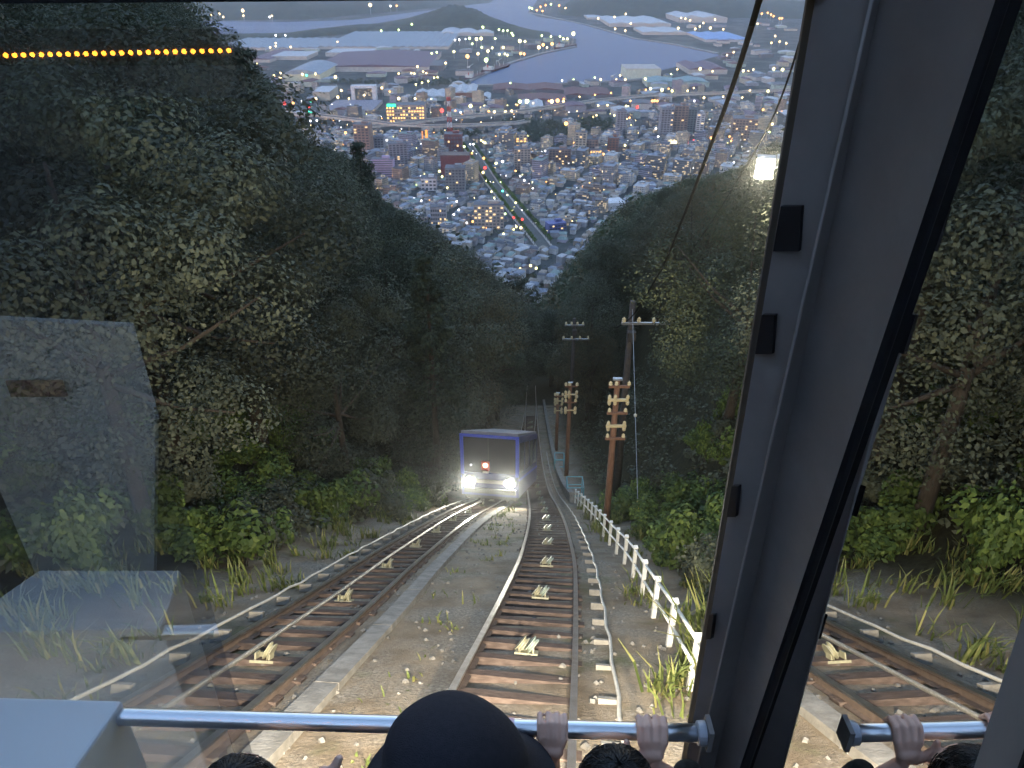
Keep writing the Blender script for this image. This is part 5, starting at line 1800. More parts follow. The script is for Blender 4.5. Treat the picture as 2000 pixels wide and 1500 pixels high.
# -- elevated roads -------------------------------------------------------------
M_ROADC = flat('road_concrete', (0.46, 0.42, 0.38)); M_ASPH = flat('asphalt', (0.10, 0.10, 0.11)); M_AVN = flat('avenue_asphalt', (0.11, 0.115, 0.11))
def elevated(name, label, pts, w, h, cat, pier_gap=90.0):
    t = thing(name, label, cat, (0, 0, 0))
    pts = [Vector((p.x, p.y, CITY_Z + h)) for p in pts]
    fr = []
    for i, p in enumerate(pts):
        tt = (pts[min(i + 1, len(pts) - 1)] - pts[max(0, i - 1)]).normalized()
        fr.append((p, Vector((tt.y, -tt.x, 0)), Vector((0, 0, 1))))
    b = MB(); b.sweep(fr, [(-w / 2, -1.6), (w / 2, -1.6), (w / 2, 0), (-w / 2, 0)]); b.build('road_deck', M_ASPH, t)
    for s in (-1, 1):
        b = MB(); b.sweep([(p + l * s * (w / 2 + 0.35), l, u) for p, l, u in fr], [(-0.4, -2.6), (0.4, -2.6), (0.4, 1.8), (-0.4, 1.8)]); b.build('road_parapet', M_ROADC, t)
    for a, c_ in zip(pts, pts[1:]):
        L_ = (c_ - a).length
        for k in range(int(L_ // pier_gap)):
            q = lerp(a, c_, (k + 0.5) / max(1, int(L_ // pier_gap)))
            b = MB(); b.box((q.x, q.y, CITY_Z + h / 2 - 1.2), (3, 3, h - 1.0)); b.build('road_pier', M_ROADC, t)
elevated('expressway', 'pale elevated expressway crossing the town from the left hill to the grove', EXPRESS, 17, 15, 'expressway')
elevated('highway', 'long elevated highway lit orange behind the grove', HIGHWAY, 19, 13, 'highway')
b = MB()
fr = []
for i, p in enumerate(AVENUE):
    tt = (AVENUE[min(i + 1, len(AVENUE) - 1)] - AVENUE[max(0, i - 1)]).normalized()
    fr.append((p + Vector((0, 0, -0.3)), Vector((tt.y, -tt.x, 0)), Vector((0, 0, 1))))
b.sweep(fr, [(-8, -0.2), (8, -0.2), (8, 0.1), (-8, 0.1)])
tag(b.build('avenue_road', M_AVN), 'broad straight avenue running down to the foot of the hills', 'road', kind='structure')
# pavement kerbs
for s in (-1, 1):
    b = MB(); b.sweep([(p + l * s * 9.6, l, u) for p, l, u in fr], [(-1.5, -0.2), (1.5, -0.2), (1.5, 0.25), (-1.5, 0.25)])
    tag(b.build('avenue_pavement', M_ROADC), 'pale pavement along the avenue', 'pavement', kind='structure')
# street trees of the avenue
rng = np.random.default_rng(8)
stc = quads_mesh('crown', leaves([(0, 0, 5.2), (0.9, 0.4, 6.2), (-0.8, 0.5, 6.0), (0.1, -0.9, 6.6), (0, 0, 7.4)], [2.2, 1.8, 1.8, 1.8, 1.6], 50, 1.1), 4, M_LEAF_B)
stt = MB(); stt.tube([(0, 0, -0.5), (0, 0, 5)], [0.3, 0.2], 6); stt = stt.mesh('trunk', M_BARK)
for s in (-1, 1):
    for a, c_ in zip(AVENUE, AVENUE[1:]):
        L_ = (c_ - a).length
        l = Vector(((c_ - a).y, -(c_ - a).x, 0)).normalized()
        for k in range(int(L_ // 10)):
            q = lerp(a, c_, (k + 0.5) / int(L_ // 10)) + l * s * 10.0
            t = thing('street_tree', 'small round street tree in the rows along the avenue', 'tree', (q.x, q.y, CITY_Z), random.uniform(0, 6), 'street trees of the avenue')
            t.scale = (1.15,) * 3
            link('crown', stc, t); link('trunk', stt, t)

# -- groves in the city ----------------------------------------------------------
gp = []
random.seed(60)
for a, b_, w, h in GROVES:
    for _ in range(int(w * h * 0.28)):
        th = random.uniform(0, 6.28); q = math.sqrt(random.random())
        px, py = a + math.cos(th) * q * w, b_ + math.sin(th) * q * h
        p = gpt(px, py)
        if seg_dist(p, EXPRESS) < 14 or seg_dist(p, HIGHWAY) < 14 or not free(p.x, p.y, 2): continue
        gp.append((p.x, p.y, CITY_Z, random.uniform(10, 17)))
woods('city_grove', 'dark green groves of trees between the buildings of the city', gp, 2.6, 4, 12, M_LEAF_D)

# -- garden trees among the houses
random.seed(61)
gt = []
while len(gt) < 520:
    y = random.uniform(640, 1650); x = random.uniform(-0.27, 0.36) * y
    px, py, d = to_px((x, y, CITY_Z))
    if not seen(px, py, 55) or in_water(px, py): continue
    p = Vector((x, y, CITY_Z))
    if seg_dist(p, AVENUE) < 16 or seg_dist(p, EXPRESS) < 12 or not free(x, y, 2): continue
    if y < 779 and not (abs(ground_z(x, y) - zv(y)) < 9 and zv(y) < -268): continue
    gt.append((x, y, max(CITY_Z, ground_z(x, y)) if y < 779 else CITY_Z, random.uniform(5, 10)))
woods('garden_trees', 'dark garden trees scattered between the houses of the town', gt, 1.5, 4, 14, M_LEAF_D)

# -- smaller works and warehouses filling the industrial flats
random.seed(88)
n_w = 0
for _ in range(4000):
    if n_w >= 120: break
    px = random.uniform(480, 1560); py = random.uniform(44, 232)
    if not seen(px, py, 0) or in_water(px, py) or in_grove(px, py): continue
    wpx = random.uniform(10, 34) * (0.6 + py / 300)
    if any(in_water(px + q * wpx * 0.7, py + e) for q in (-1, 1) for e in (-5, 3)): continue
    p = gpt(px, py); s = to_px(p)[2] / F
    if seg_dist(p, EXPRESS) < 25 or seg_dist(p, HIGHWAY) < 25 or not free(p.x, p.y, wpx * s * 0.5): continue
    if 690 < px < 1080 and py < 72: continue
    k = random.randrange(6)
    rn = ['pale', 'blue grey', 'maroon', 'white', 'grey', 'brown'][k]
    wz = 'beside the bay' if py < 130 else 'between the highway and the quays'
    t = thing('warehouse', f'{rn} roofed warehouse {wz}', 'warehouse', (p.x, p.y, CITY_Z - 0.6), random.choice([0, 0.1, -0.15, 0.3]), f'{rn} roofed warehouses {wz}')
    w, dp, h = wpx * s, random.uniform(18, 60), random.uniform(6, 15)
    b = MB(); b.box((0, dp / 2, h / 2), (w, dp, h)); b.build('wall', random.choice([WS, WD, WGRN, W_TAN2, W_GREY]), t)
    b = MB(); rh = min(3.5, w * 0.12)
    b.v += [(-w / 2 - .5, -.5, h + .03), (0, -.5, h + rh), (w / 2 + .5, -.5, h + .03), (-w / 2 - .5, dp + .5, h + .03), (0, dp + .5, h + rh), (w / 2 + .5, dp + .5, h + .03)]
    for f_ in ((0, 1, 4, 3), (1, 2, 5, 4), (0, 2, 1), (3, 4, 5), (0, 3, 5, 2)): b.face(f_)
    b.build('roof', [ROOFS[4], RB, RR, RW, ROOFS[0], RP][k], t)
    TAKEN.append((p.x, p.y + dp / 2, max(w, dp) * 0.5)); n_w += 1

# -- random mid-rise buildings ----------------------------------------------------
random.seed(303)
mid = {}
def mid_mesh(k, w, d, h):
    b = MB(); b.box((0, 0, h / 2 - 0.4), (w, d, h), None, 0); b.box((0, 0, h - 0.1), (w + 0.4, d + 0.4, 0.6), None, 1); b.box((w * 0.2, 0, h + 1.5), (w * 0.3, d * 0.4, 2.6), None, 0)
    return b.mesh('mid_rise', [FAC[k], random.choice(ROOFS)])
MID = []
for k in range(7):
    for q in range(3):
        w, d, h = random.uniform(14, 30), random.uniform(11, 18), random.choice([9, 12, 15, 18, 24, 32])
        MID.append((mid_mesh(k, w, d, h), k, max(w, d) * 0.6, h))
ZONES = [(1750, 'beyond the expressway'), (1450, 'near the expressway'), (1200, 'in the town centre'), (0, 'among the houses below the hills')]
def zone(y):
    for a, n in ZONES:
        if y > a: return n
n_mid = 0
tries = 0
while n_mid < 270 and tries < 9000:
    tries += 1
    u = random.random()
    y = 900 + 1250 * u ** 0.8
    x = random.uniform(-0.30, 0.42) * y
    px, py, d = to_px((x, y, CITY_Z))
    if not seen(px, py, 4) or in_water(px, py) or in_grove(px, py): continue
    if y < 1150 and random.random() < 0.72: continue
    me_, k, r, h = random.choice(MID)
    if h > 20 and (y < 1150 or random.random() < 0.4): continue
    p = Vector((x, y, CITY_Z))
    if seg_dist(p, AVENUE) < 16 + r or seg_dist(p, EXPRESS) < 14 + r or seg_dist(p, HIGHWAY) < 16 + r: continue
    if h > 13 and (seg_dist(p, [q + Vector((0, -70, 0)) for q in EXPRESS]) < 62 or seg_dist(p, [q + Vector((0, -80, 0)) for q in HIGHWAY]) < 72): continue
    if not free(x, y, r * 0.8): continue
    TAKEN.append((x, y, r * 0.8))
    o = link('mid_rise_building', me_)
    o.location = (x, y, CITY_Z - 0.3); o.rotation_euler = (0, 0, STREET + random.choice([0, math.pi / 2]) + random.uniform(-0.08, 0.08))
    sz = 'low' if h < 13 else ('medium-height' if h < 20 else 'tall')
    lb = f'{sz} {FNAMES[k]} city building with small windows {zone(y)}'
    tag(o, lb, 'building', f'{sz} {FNAMES[k]} buildings {zone(y)}')
    n_mid += 1

# -- houses on the street grid -------------------------------------------------------
random.seed(404)
spots = []
c_, s_ = math.cos(STREET), math.sin(STREET)
for i in range(-70, 70):
    for j in range(-24, 95):
        u = i * 14.0 + random.uniform(-3, 3) + (6 if j % 6 == 0 else 0); v = j * 11.6 + random.uniform(-2.6, 2.6)
        x, y = c_ * u - s_ * v, 720 + s_ * u + c_ * v
        if y < 560 or y > 1620: continue
        if y < 779 and not (abs(ground_z(x, y) - zv(y)) < 14 and zv(y) < -255): continue
        if i % 7 == 0 or j % 9 == 0: continue      # streets
        px, py, d = to_px((x, y, CITY_Z))
        if not seen(px, py, 55) or in_grove(px, py) or in_water(px, py): continue
        p = Vector((x, y, CITY_Z))
        if seg_dist(p, AVENUE) < 20 or seg_dist(p, EXPRESS) < 15 or seg_dist(p, HIGHWAY) < 15 or not free(x, y, 5.5): continue
        spots.append((d, x, y, max(CITY_Z, ground_z(x, y) if y < 779 else CITY_Z)))
spots.sort()
print('HOUSES', len(spots), 'MID', n_mid)
for d, x, y, z in spots[:300]:
    me_, rf, wl_, st = random.choice(HV)
    o = link('house', me_)
    o.location = (x, y, z - 0.3); o.rotation_euler = (0, 0, STREET + random.choice([0, math.pi / 2]) + random.uniform(-0.15, 0.15) + 0.5 * nz2(x, y, 90))
    kk = random.uniform(0.75, 1.15); o.scale = (kk, random.uniform(0.75, 1.1), random.uniform(0.8, 1.25))
    where = 'between the hills' if y < 880 else 'beyond the valley mouth'
    lb = f'{st} house, {RNAMES[rf]} roof, {WNAMES[wl_]} walls, {where}'
    tag(o, lb, 'house', f'{RNAMES[rf]} roofed {WNAMES[wl_]} houses {where}')
bb = MB()
for d, x, y, z in spots[300:]:
    rf, wl_ = random.randrange(7), random.choices(range(5), [4, 3, 2, 2, 1])[0]
    w, dp, h = random.uniform(8, 14), random.uniform(7, 10), random.choice([3.2, 5.8, 5.8, 7.5])
    ro = Matrix.Rotation(STREET + random.choice([0, math.pi / 2]), 3, 'Z')
    bb.box((x, y, z + h / 2 - 0.4), (w, dp, h + 0.6), ro, 7 + wl_)
    base = len(bb.v)
    rh = random.choice([0.5, 1.8, 2.2])
    e = 0.4
    for q in ((-w / 2 - e, -dp / 2 - e, h), (w / 2 + e, -dp / 2 - e, h), (w / 2 + e, dp / 2 + e, h), (-w / 2 - e, dp / 2 + e, h), (-w * 0.25, 0, h + rh), (w * 0.25, 0, h + rh)):
        v_ = ro @ Vector(q); bb.v.append((v_.x + x, v_.y + y, v_.z + z - 0.05))
    for f_ in ((0, 1, 5, 4), (2, 3, 4, 5), (1, 2, 5), (3, 0, 4)): bb.face([base + q for q in f_], rf)
o = bb.build('distant_houses', ROOFS + WALLS)
tag(o, 'mass of small far houses filling the town behind the nearer streets', 'houses', kind='stuff')

# -- hills and shores ------------------------------------------------------------
M_WOODHILL = solid('far_wooded_hill', (0.016, 0.026, 0.022), (0.036, 0.050, 0.038), 0.02, 0.95, 0, 0.0, detail=9)
def mound(name, label, prof, ybase, halfdepth):
    """prof: (x px, height px above the base line)"""
    b = MB()
    nx, ny = 90, 14
    x0, x1 = prof[0][0], prof[-1][0]
    for i in range(nx + 1):
        px = lerp(x0, x1, i / nx)
        p = gpt(px, interp(px, ybase) if isinstance(ybase, list) else ybase)
        d = to_px(p)[2]
        H = max(0.0, interp(px, prof)) * d / F / 0.88
        for j in range(ny + 1):
            v = -1 + 2 * j / ny
            h = H * max(0, 1 - v * v) ** 0.7
            h += (noise.noise(Vector((px * 0.35, j * 0.9, 2))) * 0.10 * H + noise.noise(Vector((px * 1.1, j * 2.2, 5))) * 0.06 * H) * (1 - abs(v)) * 1.5
            b.v.append((p.x * (1 + v * halfdepth / p.y), p.y + v * halfdepth, CITY_Z - 1 + max(0, h)))
    for i in range(nx):
        for j in range(ny):
            b.face((i * (ny + 1) + j, (i + 1) * (ny + 1) + j, (i + 1) * (ny + 1) + j + 1, i * (ny + 1) + j + 1))
    o = b.build(name, M_WOODHILL, smooth=True)
    tag(o, label, 'hill', kind='structure')
mound('wooded_headland', 'dark wooded headland hill rising beside the bay', [(700, 0), (760, 9), (800, 14), (840, 24), (880, 34), (905, 34), (935, 28), (965, 18), (1000, 11), (1040, 4), (1080, 0)], [(700, 58), (800, 53), (900, 54), (1000, 62), (1080, 70)], 260)
mound('wooded_shore', 'low dark wooded shore along the far channel', [(370, 6), (450, 8), (560, 7), (620, 9), (700, 10), (760, 8), (800, 0)], [(370, 78), (560, 73), (700, 60), (800, 52)], 120)
mound('far_hill', 'dark blue hill on the far right shore', [(1090, 0), (1120, 22), (1180, 30), (1260, 32), (1340, 34), (1420, 30), (1480, 22), (1580, 20), (1700, 8)], [(1090, 22), (1200, 28), (1400, 26), (1700, 30)], 500)
mound('far_hill', 'hazy blue hill behind the channel on the far left', [(330, 22), (420, 24), (560, 26), (700, 20), (820, 12), (960, 0)], [(330, 32), (600, 30), (800, 14), (960, 2)], 420)
# quay walls and pier
M_QUAY = flat('quay_concrete', (0.25, 0.25, 0.25))
def quay(label, pts, w=16, h=4.5):
    P_ = [gpt(*q) for q in pts]
    fr = []
    for i, p in enumerate(P_):
        tt = (P_[min(i + 1, len(P_) - 1)] - P_[max(0, i - 1)]).normalized()
        fr.append((Vector((p.x, p.y, CITY_Z)), Vector((tt.y, -tt.x, 0)), Vector((0, 0, 1))))
    b = MB(); b.sweep(fr, [(-w / 2, -1), (w / 2, -1), (w / 2, h), (-w / 2, h)])
    tag(b.build('quay_wall', M_QUAY), label, 'quay')
quay('long quay of the cargo pier reaching into the bay', [(905, 164), (960, 139), (1000, 123), (1060, 105), (1124, 92)])
quay('near quay along the front of the maroon sheds', [(905, 168), (1000, 168), (1100, 165), (1210, 160), (1285, 154)])
quay('quay along the right peninsula', [(1034, 25), (1145, 49), (1240, 76), (1320, 88), (1400, 105)])
# ships at the pier
M_HULL = flat('ship_hull', (0.10, 0.04, 0.045)); M_DECKH = flat('ship_deckhouse', (0.56, 0.57, 0.55))
def ship(label, pa, pb, hpx):
    a, c_ = gpt(*pa), gpt(*pb)
    d = to_px(a)[2]; s = d / F
    L_ = (c_ - a).length
    t = thing('cargo_ship', label, 'ship', tuple((a + c_) / 2), math.atan2(c_.y - a.y, c_.x - a.x))
    b = MB(); hw, h = L_ * 0.09, hpx * s
    st = [(-L_ / 2, 0.75), (-L_ * 0.42, 1), (L_ * 0.35, 1), (L_ * 0.46, 0.5), (L_ * 0.52, 0.03)]
    base = len(b.v)
    for x, k in st:
        b.v += [(x, -hw * k * 0.8, -1), (x, hw * k * 0.8, -1), (x, hw * k, h), (x, -hw * k, h)]
    for i in range(len(st) - 1):
        for q in range(4): b.face((base + i * 4 + q, base + i * 4 + (q + 1) % 4, base + i * 4 + 4 + (q + 1) % 4, base + i * 4 + 4 + q))
    b.face((base + 3, base + 2, base + 1, base)); b.face([base + 4 * (len(st) - 1) + q for q in range(4)])
    b.build('ship_hull', M_HULL, t)
    b = MB(); b.box((-L_ * 0.36, 0, h + h * 0.55), (L_ * 0.13, hw * 1.5, h * 1.1)); b.box((-L_ * 0.36, 0, h * 2.25), (L_ * 0.09, hw * 1.1, h * 0.35)); b.build('deckhouse', M_DECKH, t)
    b = MB(); b.tube([(-L_ * 0.40, 0, h * 2.0), (-L_ * 0.40, 0, h * 3.2)], hw * 0.15, 8); b.build('funnel', M_MRED, t)
    for k in (-0.12, 0.12, 0.3):
        b = MB(); b.tube([(L_ * k, 0, h), (L_ * k, 0, h * 2.6)], hw * 0.06, 6); b.build('ship_mast', M_GALV, t)
ship('dark cargo ship moored at the middle of the pier with a green light', (948, 142), (992, 128), 4.0)
ship('dark cargo ship lit yellow at the tip of the pier', (1088, 97), (1124, 89), 4.0)
ship('dark cargo ship moored near the root of the pier', (912, 157), (944, 145), 4.0)
# harbour cranes
def crane(label, px, py, hpx):
    p = gpt(px, py); s = to_px(p)[2] / F
    t = thing('harbour_crane', label, 'crane', tuple(p))
    h = hpx * s
    b = MB()
    for sx in (-1, 1):
        b.tube([(sx * h * 0.22, 0, 0), (sx * h * 0.12, 0, h * 0.6)], h * 0.03, 5)
    b.box((0, 0, h * 0.62), (h * 0.4, h * 0.2, h * 0.12)); b.build('crane_portal', M_GALV, t)
    b = MB(); b.tube([(0, 0, h * 0.6), (h * 0.6, 0, h)], [h * 0.035, h * 0.02], 5); b.build('crane_jib', M_GALV, t)
crane('slender quay crane beside the green lit ship', 972, 128, 14); crane('quay crane near the pier tip', 1078, 98, 13); crane('quay crane behind the orange pier lamp', 915, 142, 16)
crane('dark quay crane at the near shore', 1195, 158, 14)

# ------------------------------------------------------------------ lamps of the city
COL = {'w': ((1.0, 0.72, 0.32), 'warm white'), 'c': ((0.92, 0.95, 1.0), 'cool white'), 'y': ((1.0, 0.93, 0.36), 'yellow'), 'g': ((0.72, 1.0, 0.36), 'yellow green'), 'o': ((1.0, 0.42, 0.12), 'orange'), 'r': ((1.0, 0.05, 0.04), 'red'), 't': ((0.10, 1.0, 0.66), 'teal')}
LM = {}
for k, (c, n) in COL.items():
    LM[k] = [emit('lamp_' + k, c, 5.0, False), emit('lamp_bright_' + k, c, 6.5, True)]
mast_m = M_GALV
def lamp_mesh(mat):
    b = MB()
    b.box((0, 0, 2.2), (0.22, 0.22, 4.6), None, 1)
    b.lathe([(0.25, -0.95), (0.75, -0.7), (1.0, 0), (0.75, 0.7), (0.25, 0.95)], c=(0, 0, 5.2), n=10, m=0)
    return b.mesh('street_lamp', [mat, mast_m])
LME = {k: [lamp_mesh(m_) for m_ in v] for k, v in LM.items()}
def where_lamp(px, py):
    if py < 50: return 'on the far shore' if px < 1000 else 'on the right peninsula'
    if 880 < px < 1130 and 60 < py < 150: return 'on the cargo pier'
    if px >= 1130 and py < 160: return 'along the right side of the bay'
    if py < 165: return 'among the factory sheds'
    if py < 232: return 'along the highway and the rail yards'
    if py < 300: return 'around the expressway'
    if py < 400: return 'in the town centre'
    return 'in the streets below the hills'
LAMPS = []
def lamp(px, py, col='w', r=2.0, bright=0):
    if 900 < px < 1130 and 60 < py < 150 and r > 1.8: bright = 1
    LAMPS.append((r * 1.02, px, py, col, bright))
def build_lamp(r, px, py, col, bright):
    p = gpt(px, py + 4.2 * r)
    s = r * to_px(p)[2] / F
    o = link('street_lamp', LME[col][bright])
    o.location = p; o.scale = (s,) * 3
    lb = f'small {COL[col][1]} lamp shining {where_lamp(px, py)}'
    if r > 3.2: lb = 'large ' + lb[6:]
    tag(o, lb, 'lamp', lb[:-1] if False else f'{lb.split(" lamp")[0]} lamps {where_lamp(px, py)}')
def lamps(ox, oy, k, items):
    for it in items:
        x, y = ox + it[0] * k, oy + it[1] * k
        c = it[2] if len(it) > 2 else 'w'
        r = it[3] if len(it) > 3 else 1.9
        lamp(x, y, c, r, 1 if r > 3.0 else 0)
lamps(360, 0, 0.3, [(120, 120), (160, 80), (180, 110), (235, 100), (260, 120), (390, 85, 'w', 3.0), (435, 95, 'o'), (300, 70), (390, 112), (560, 120, 'c'), (575, 113), (1045, 68, 't'), (1100, 65, 'c'), (1215, 50, 'w', 3.2), (1345, 50, 'c'), (1385, 48, 'o'), (1245, 25), (1270, 28, 'g'),
    (1285, 210, 'g'), (1398, 205, 'g'), (1423, 172, 'g', 1.5), (1483, 168, 'g'), (1541, 165, 'g'), (1595, 162, 'g', 1.5), (1659, 158, 'g'), (1720, 158, 'g'), (1857, 152, 'g', 2.4), (1897, 160, 'g'), (1945, 190, 'g', 2.4), (600, 240, 'c'), (662, 240, 'c'), (565, 318), (600, 310), (600, 290), (697, 316), (1000, 280, 'w', 1.6),
    (1763, 270, 'c'), (1791, 268, 'c'), (1832, 262, 'c', 1.5), (1858, 262, 'g', 2.4), (1903, 268, 'y', 2.8), (1933, 265, 'y', 2.8), (1875, 295, 'g'), (1937, 318, 'g'), (1978, 345, 'w', 2.6), (1913, 362, 'w', 2.6), (1757, 348, 'y', 2.4), (1612, 357, 'g'), (1645, 350, 'g'), (1703, 422, 'w', 2.3), (1845, 385, 'o', 3.6), (1967, 405, 'g', 3.4),
    (1520, 445, 'w', 2.3), (1557, 475), (1577, 485), (1500, 488), (1480, 485), (1398, 488), (1510, 558, 'y'), (1549, 547, 'y'), (1590, 537, 'y'), (1628, 515, 'y'), (1650, 512, 'y'), (305, 405), (305, 450), (478, 425), (590, 505, 'w', 2.4), (632, 485), (632, 520, 'w', 2.8), (775, 495, 'w', 2.4), (800, 500, 't'), (860, 492, 'w', 2.4), (990, 515, 'w', 3.0),
    (415, 497), (484, 605), (456, 632), (350, 668, 'c', 2.4), (660, 685, 'r', 3.0), (715, 680, 'o', 2.4), (768, 668, 'c'), (828, 668, 't'), (818, 705, 'r', 2.2), (815, 738, 't', 2.4), (748, 750, 'o', 2.2), (855, 625), (862, 655, 'w', 2.6), (1005, 645, 'w', 2.8), (1027, 600, 'w', 2.4), (1290, 583, 'w', 2.4), (1340, 605, 'o'), (1075, 650), (1175, 628),
    (1400, 655, 'w', 3.0), (1505, 652, 'w', 2.4), (1610, 655, 'g'), (1680, 735, 'r', 3.6), (1865, 705, 'y', 3.4), (1955, 700, 'y', 2.2), (1930, 710), (1800, 740, 'c'), (1103, 740, 'c'), (825, 795, 'c'), (867, 793, 'c'), (1055, 875, 'o', 2.6), (985, 980), (1322, 920, 'c')])
lamps(940, 0, 0.33, [(285, 55, 'g'), (300, 60, 'g'), (328, 70, 'o'), (362, 75, 'o'), (350, 50, 'o'), (380, 40, 'o'), (412, 35, 'g'), (460, 42, 'o'), (498, 58), (520, 60, 'y'), (580, 65), (638, 65), (680, 62, 'o', 2.5), (690, 118), (787, 110), (853, 92), (882, 148), (790, 180), (850, 190), (1180, 115), (1205, 120), (1232, 130), (1162, 178, 'w', 2.4), (1262, 182, 'w', 2.2), (1290, 165), (1350, 178, 'w', 2.6), (1428, 182), (1310, 145), (1380, 125),
    (1690, 85, 'o'), (1710, 95, 'o'), (1725, 105, 'o'), (1760, 118, 'o'), (1775, 118, 'o'), (1655, 90, 'o'), (1630, 150), (10, 172, 'g', 2.4), (105, 185, 'g'), (130, 190, 'g'), (155, 190, 'g'), (180, 205, 'g'), (188, 218, 'g'), (83, 237, 'g'), (228, 258, 'y', 3.2), (258, 255, 'y', 2.2), (40, 315, 'w', 2.8), (65, 292, 'y'), (108, 330, 'y'), (130, 292, 'y', 2.4), (140, 328, 'y'), (155, 335, 'y'), (233, 328, 'o', 2.4), (253, 330, 'o', 2.4), (30, 372, 'g', 3.6),
    (340, 295, 'w', 3.2), (365, 278, 'o', 2.8), (388, 290, 'w', 2.0), (418, 272, 'o', 2.8), (358, 220, 'g'), (412, 225, 'g'), (465, 225, 'g'), (485, 240, 'y', 2.2), (508, 240, 'y', 2.2), (543, 215, 'y', 3.3), (670, 468, 'g'), (705, 480, 'w', 2.2), (797, 480), (850, 480, 'w', 2.2), (820, 455), (968, 478, 'y', 2.6), (1003, 432, 'y', 2.6), (1055, 420), (1120, 448, 'g'), (1157, 418), (1290, 420, 'y', 2.8), (1365, 430), (1545, 430, 'y', 2.5), (1575, 430), (1605, 420), (1723, 420, 'y', 2.8), (1775, 425, 'y', 3.0), (1490, 318), (1450, 335), (1800, 265), (1760, 255), (1712, 262), (1735, 222),
    (478, 485, 'c'), (545, 480, 'g'), (172, 500, 'g'), (998, 535, 'y', 2.6), (1065, 545, 'y', 3.0), (1125, 548, 'y', 2.5), (1218, 545), (1313, 588, 'w', 2.4), (1427, 580), (1540, 585), (1257, 605, 'c'), (1585, 545), (1690, 550, 'y', 2.6), (228, 615, 'g', 3.4), (270, 615, 'g', 3.8), (415, 615, 'w', 3.6), (450, 610, 'o', 3.6), (485, 610, 'w', 2.4), (525, 622), (25, 640), (45, 670, 'o', 2.4), (78, 672, 'w', 2.6), (143, 670, 'w', 2.4), (180, 668, 'w', 2.6), (210, 670),
    (500, 745, 'o', 3.6), (275, 810, 'y', 2.0), (375, 825, 'y', 2.2), (680, 690, 'w', 1.9), (662, 700), (785, 690, 'y'), (745, 630), (690, 632), (880, 605, 'o'), (940, 605), (920, 645, 'r', 2.8), (880, 675, 'o'), (858, 712, 'w'), (875, 705, 'o'), (855, 638, 'y', 2.4), (1008, 607, 'o', 2.4), (1022, 607, 'o', 2.6), (1038, 607, 'o', 2.4), (1030, 768, 'c'), (1045, 815, 'c'), (848, 868, 'y', 2.2), (1078, 852, 'w', 2.3), (1118, 843, 'w', 2.4), (1138, 843, 'w', 2.4), (1228, 852, 'r'), (1253, 838, 'r'), (1355, 825, 'o', 2.4), (1465, 815, 'o'), (1485, 825, 'o'), (1475, 840, 'o'),
    (1715, 720, 'o', 2.4), (1715, 745, 'w', 3.0), (1700, 788, 'g'), (1662, 658, 'o', 2.2), (640, 935, 'w', 2.5), (680, 915, 'o', 2.8), (700, 905, 'o', 2.4), (720, 920, 'o', 2.4), (565, 920, 'o'), (305, 955, 'c'), (325, 930, 'c'), (377, 900, 'c'), (1490, 968, 'c')])
lamps(560, 180, 0.2533, [(1180, 620, 'y', 2.4), (1200, 660, 'y', 2.2), (1240, 745, 'y'), (838, 595, 'r', 2.2), (838, 635, 'w', 2.4), (380, 450, 'c', 2.2), (775, 380, 'c'), (1430, 555, 'r', 3.2), (1430, 575, 'r', 2.4), (1530, 595, 'r', 2.8), (1515, 630, 'w', 2.6), (1615, 560, 'y', 2.6), (1665, 545, 'c', 2.4), (1520, 520, 'o', 2.4), (1430, 480, 'o'), (1485, 355, 'y'), (1500, 380, 'y'), (1515, 392, 'y'), (1530, 400, 'y'), (1415, 410, 'c'), (1440, 410, 'c'), (1370, 430, 'g', 2.2),
    (1800, 655, 'c'), (1832, 688, 'c'), (1867, 718, 'c'), (1897, 750, 'c'), (1765, 615, 'o'), (1895, 535, 'c'), (1925, 495, 'c'), (1665, 770, 't', 2.0), (1580, 775, 'y', 2.0), (1765, 860, 'y', 2.1), (1685, 945, 'g'), (1750, 975, 'r', 2.2), (1815, 990, 'r', 2.4), (1805, 1055, 'w', 2.6), (1770, 1045, 'y'), (1750, 1065, 'y'), (1672, 1100, 'y', 2.2), (1040, 845, 'c', 2.0), (1117, 885, 'y', 2.0), (1150, 955, 'o', 2.2), (1312, 850, 'c', 2.0), (1328, 915, 'c', 2.0), (1290, 950, 'c', 2.1), (1390, 1015, 'c', 2.0), (1435, 1005, 'o', 2.2), (1370, 995, 'o', 2.0), (1880, 1345, 'y', 2.4), (1923, 1365, 'y', 2.4), (1800, 1365, 'w', 2.0),
    (1650, 700, 'g', 1.6), (1600, 820, 'y', 1.5), (1700, 800, 'y', 1.5), (1540, 690, 'y', 1.5), (1740, 920, 'y', 1.6)])
for k in range(16):
    q = lerp(HIGHWAY[1 + k * 6 // 16], HIGHWAY[2 + k * 6 // 16], (k * 6 / 16) % 1.0)
    a_ = to_px((q.x, q.y, CITY_Z + 24))
    lamp(a_[0], a_[1], 'o' if k % 3 else 'w', 1.7, 1)
random.seed(71)
n = 0
while n < 420:
    y = random.uniform(900, 1900); x = random.uniform(-0.27, 0.36) * y
    px, py, d = to_px((x, y, CITY_Z + 6))
    if not seen(px, py, -6) or in_grove(px, py) or in_water(px, py): continue
    lamp(px, py, random.choices('wcoyg', [4, 4, 2, 2, 1])[0], random.uniform(0.7, 1.25)); n += 1
LAMPS.sort(key=lambda q: -q[0])
for q in LAMPS[:290]: build_lamp(*q)
bb = MB(); ck = list(COL)
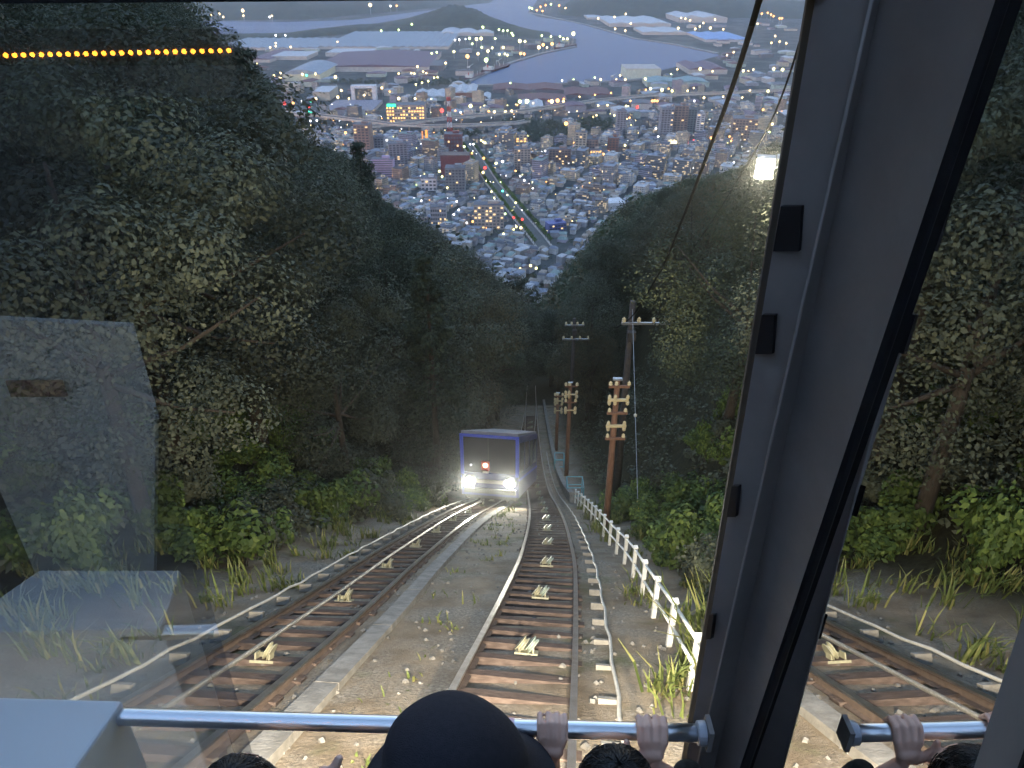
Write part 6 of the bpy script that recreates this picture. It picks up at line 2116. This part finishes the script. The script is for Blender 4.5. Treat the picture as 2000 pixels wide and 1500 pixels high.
for r, px, py, col, br in LAMPS[290:]:
    p = gpt(px, py + 4.2 * r); s = r * to_px(p)[2] / F
    bb.box((p.x, p.y, p.z + 2.2 * s), (0.22 * s, 0.22 * s, 4.6 * s), None, len(ck))
    bb.lathe([(0.25 * s, -0.95 * s), (0.75 * s, -0.7 * s), (s, 0), (0.75 * s, 0.7 * s), (0.25 * s, 0.95 * s)], c=(p.x, p.y, p.z + 5.2 * s), n=8, m=ck.index(col))
o = bb.build('distant_lamps', [LM[k][0] for k in ck] + [mast_m])
tag(o, 'faint small lamps scattered through the far streets', 'lamps', kind='stuff')
# green sign on the orange lit block, orange vertical signs
def sign_box(label, x0, y0, x1, y1, ybase, col, st):
    p = gpt((x0 + x1) / 2, ybase)
    a, c_ = at_y(x0, y0, p.y - 3), at_y(x1, y1, p.y - 3)
    t = thing('light_sign', label, 'sign', ((a.x + c_.x) / 2, p.y - 2.0, CITY_Z))
    b = MB(); b.box((0, 0.9, (a.z + c_.z) / 2 - CITY_Z), (c_.x - a.x + 1.0, 1.0, a.z - c_.z + 1.0)); b.build('sign_box', WD, t)
    b = MB(); b.box((0, 0.0, (a.z + c_.z) / 2 - CITY_Z), (c_.x - a.x, 0.5, a.z - c_.z)); b.build('sign_face', emit('sign_glow', col, st), t)
    b = MB(); b.box((0, 1.2, (c_.z - CITY_Z) / 2 - 0.3), (1.4, 0.8, c_.z - CITY_Z - 0.7)); b.build('sign_post', WD, t)
sign_box('green lit sign board above the orange lit block', 755, 203, 773, 209, 240, (0.05, 0.9, 0.35), 3.0)
sign_box('orange vertical light strip on the tower by the mast, longer one', 830, 254, 836, 284, 290, (1.0, 0.34, 0.08), 2.2)
sign_box('orange vertical light strip on the tower by the mast, shorter one', 823, 256, 827, 276, 290, (1.0, 0.40, 0.15), 1.2)
sign_box('long white lit shop sign right of the town centre', 1305, 275, 1322, 281, 290, (1.0, 0.85, 0.5), 2.5)
sign_box('teal lit sign on the left by the traffic signals', 598, 219, 611, 225, 232, (0.05, 0.85, 0.5), 2.2)
# ------------------------------------------------------------------ evening haze
m, nt, out = new_mat('evening_haze')
pv = nt.nodes.new('ShaderNodeVolumePrincipled')
pv.inputs['Color'].default_value = (0.80, 0.86, 1.0, 1)
pv.inputs['Density'].default_value = HAZE
pv.inputs['Anisotropy'].default_value = 0.0
nt.links.new(pv.outputs[0], out.inputs['Volume'])
b = MB(); b.box((0, 22000, (260 + CITY_Z - 2) / 2), (70000, 48200, 262 - CITY_Z))
o = b.build('haze', m)
tag(o, 'thin bluish evening haze over the city and the bay', 'haze', kind='stuff')
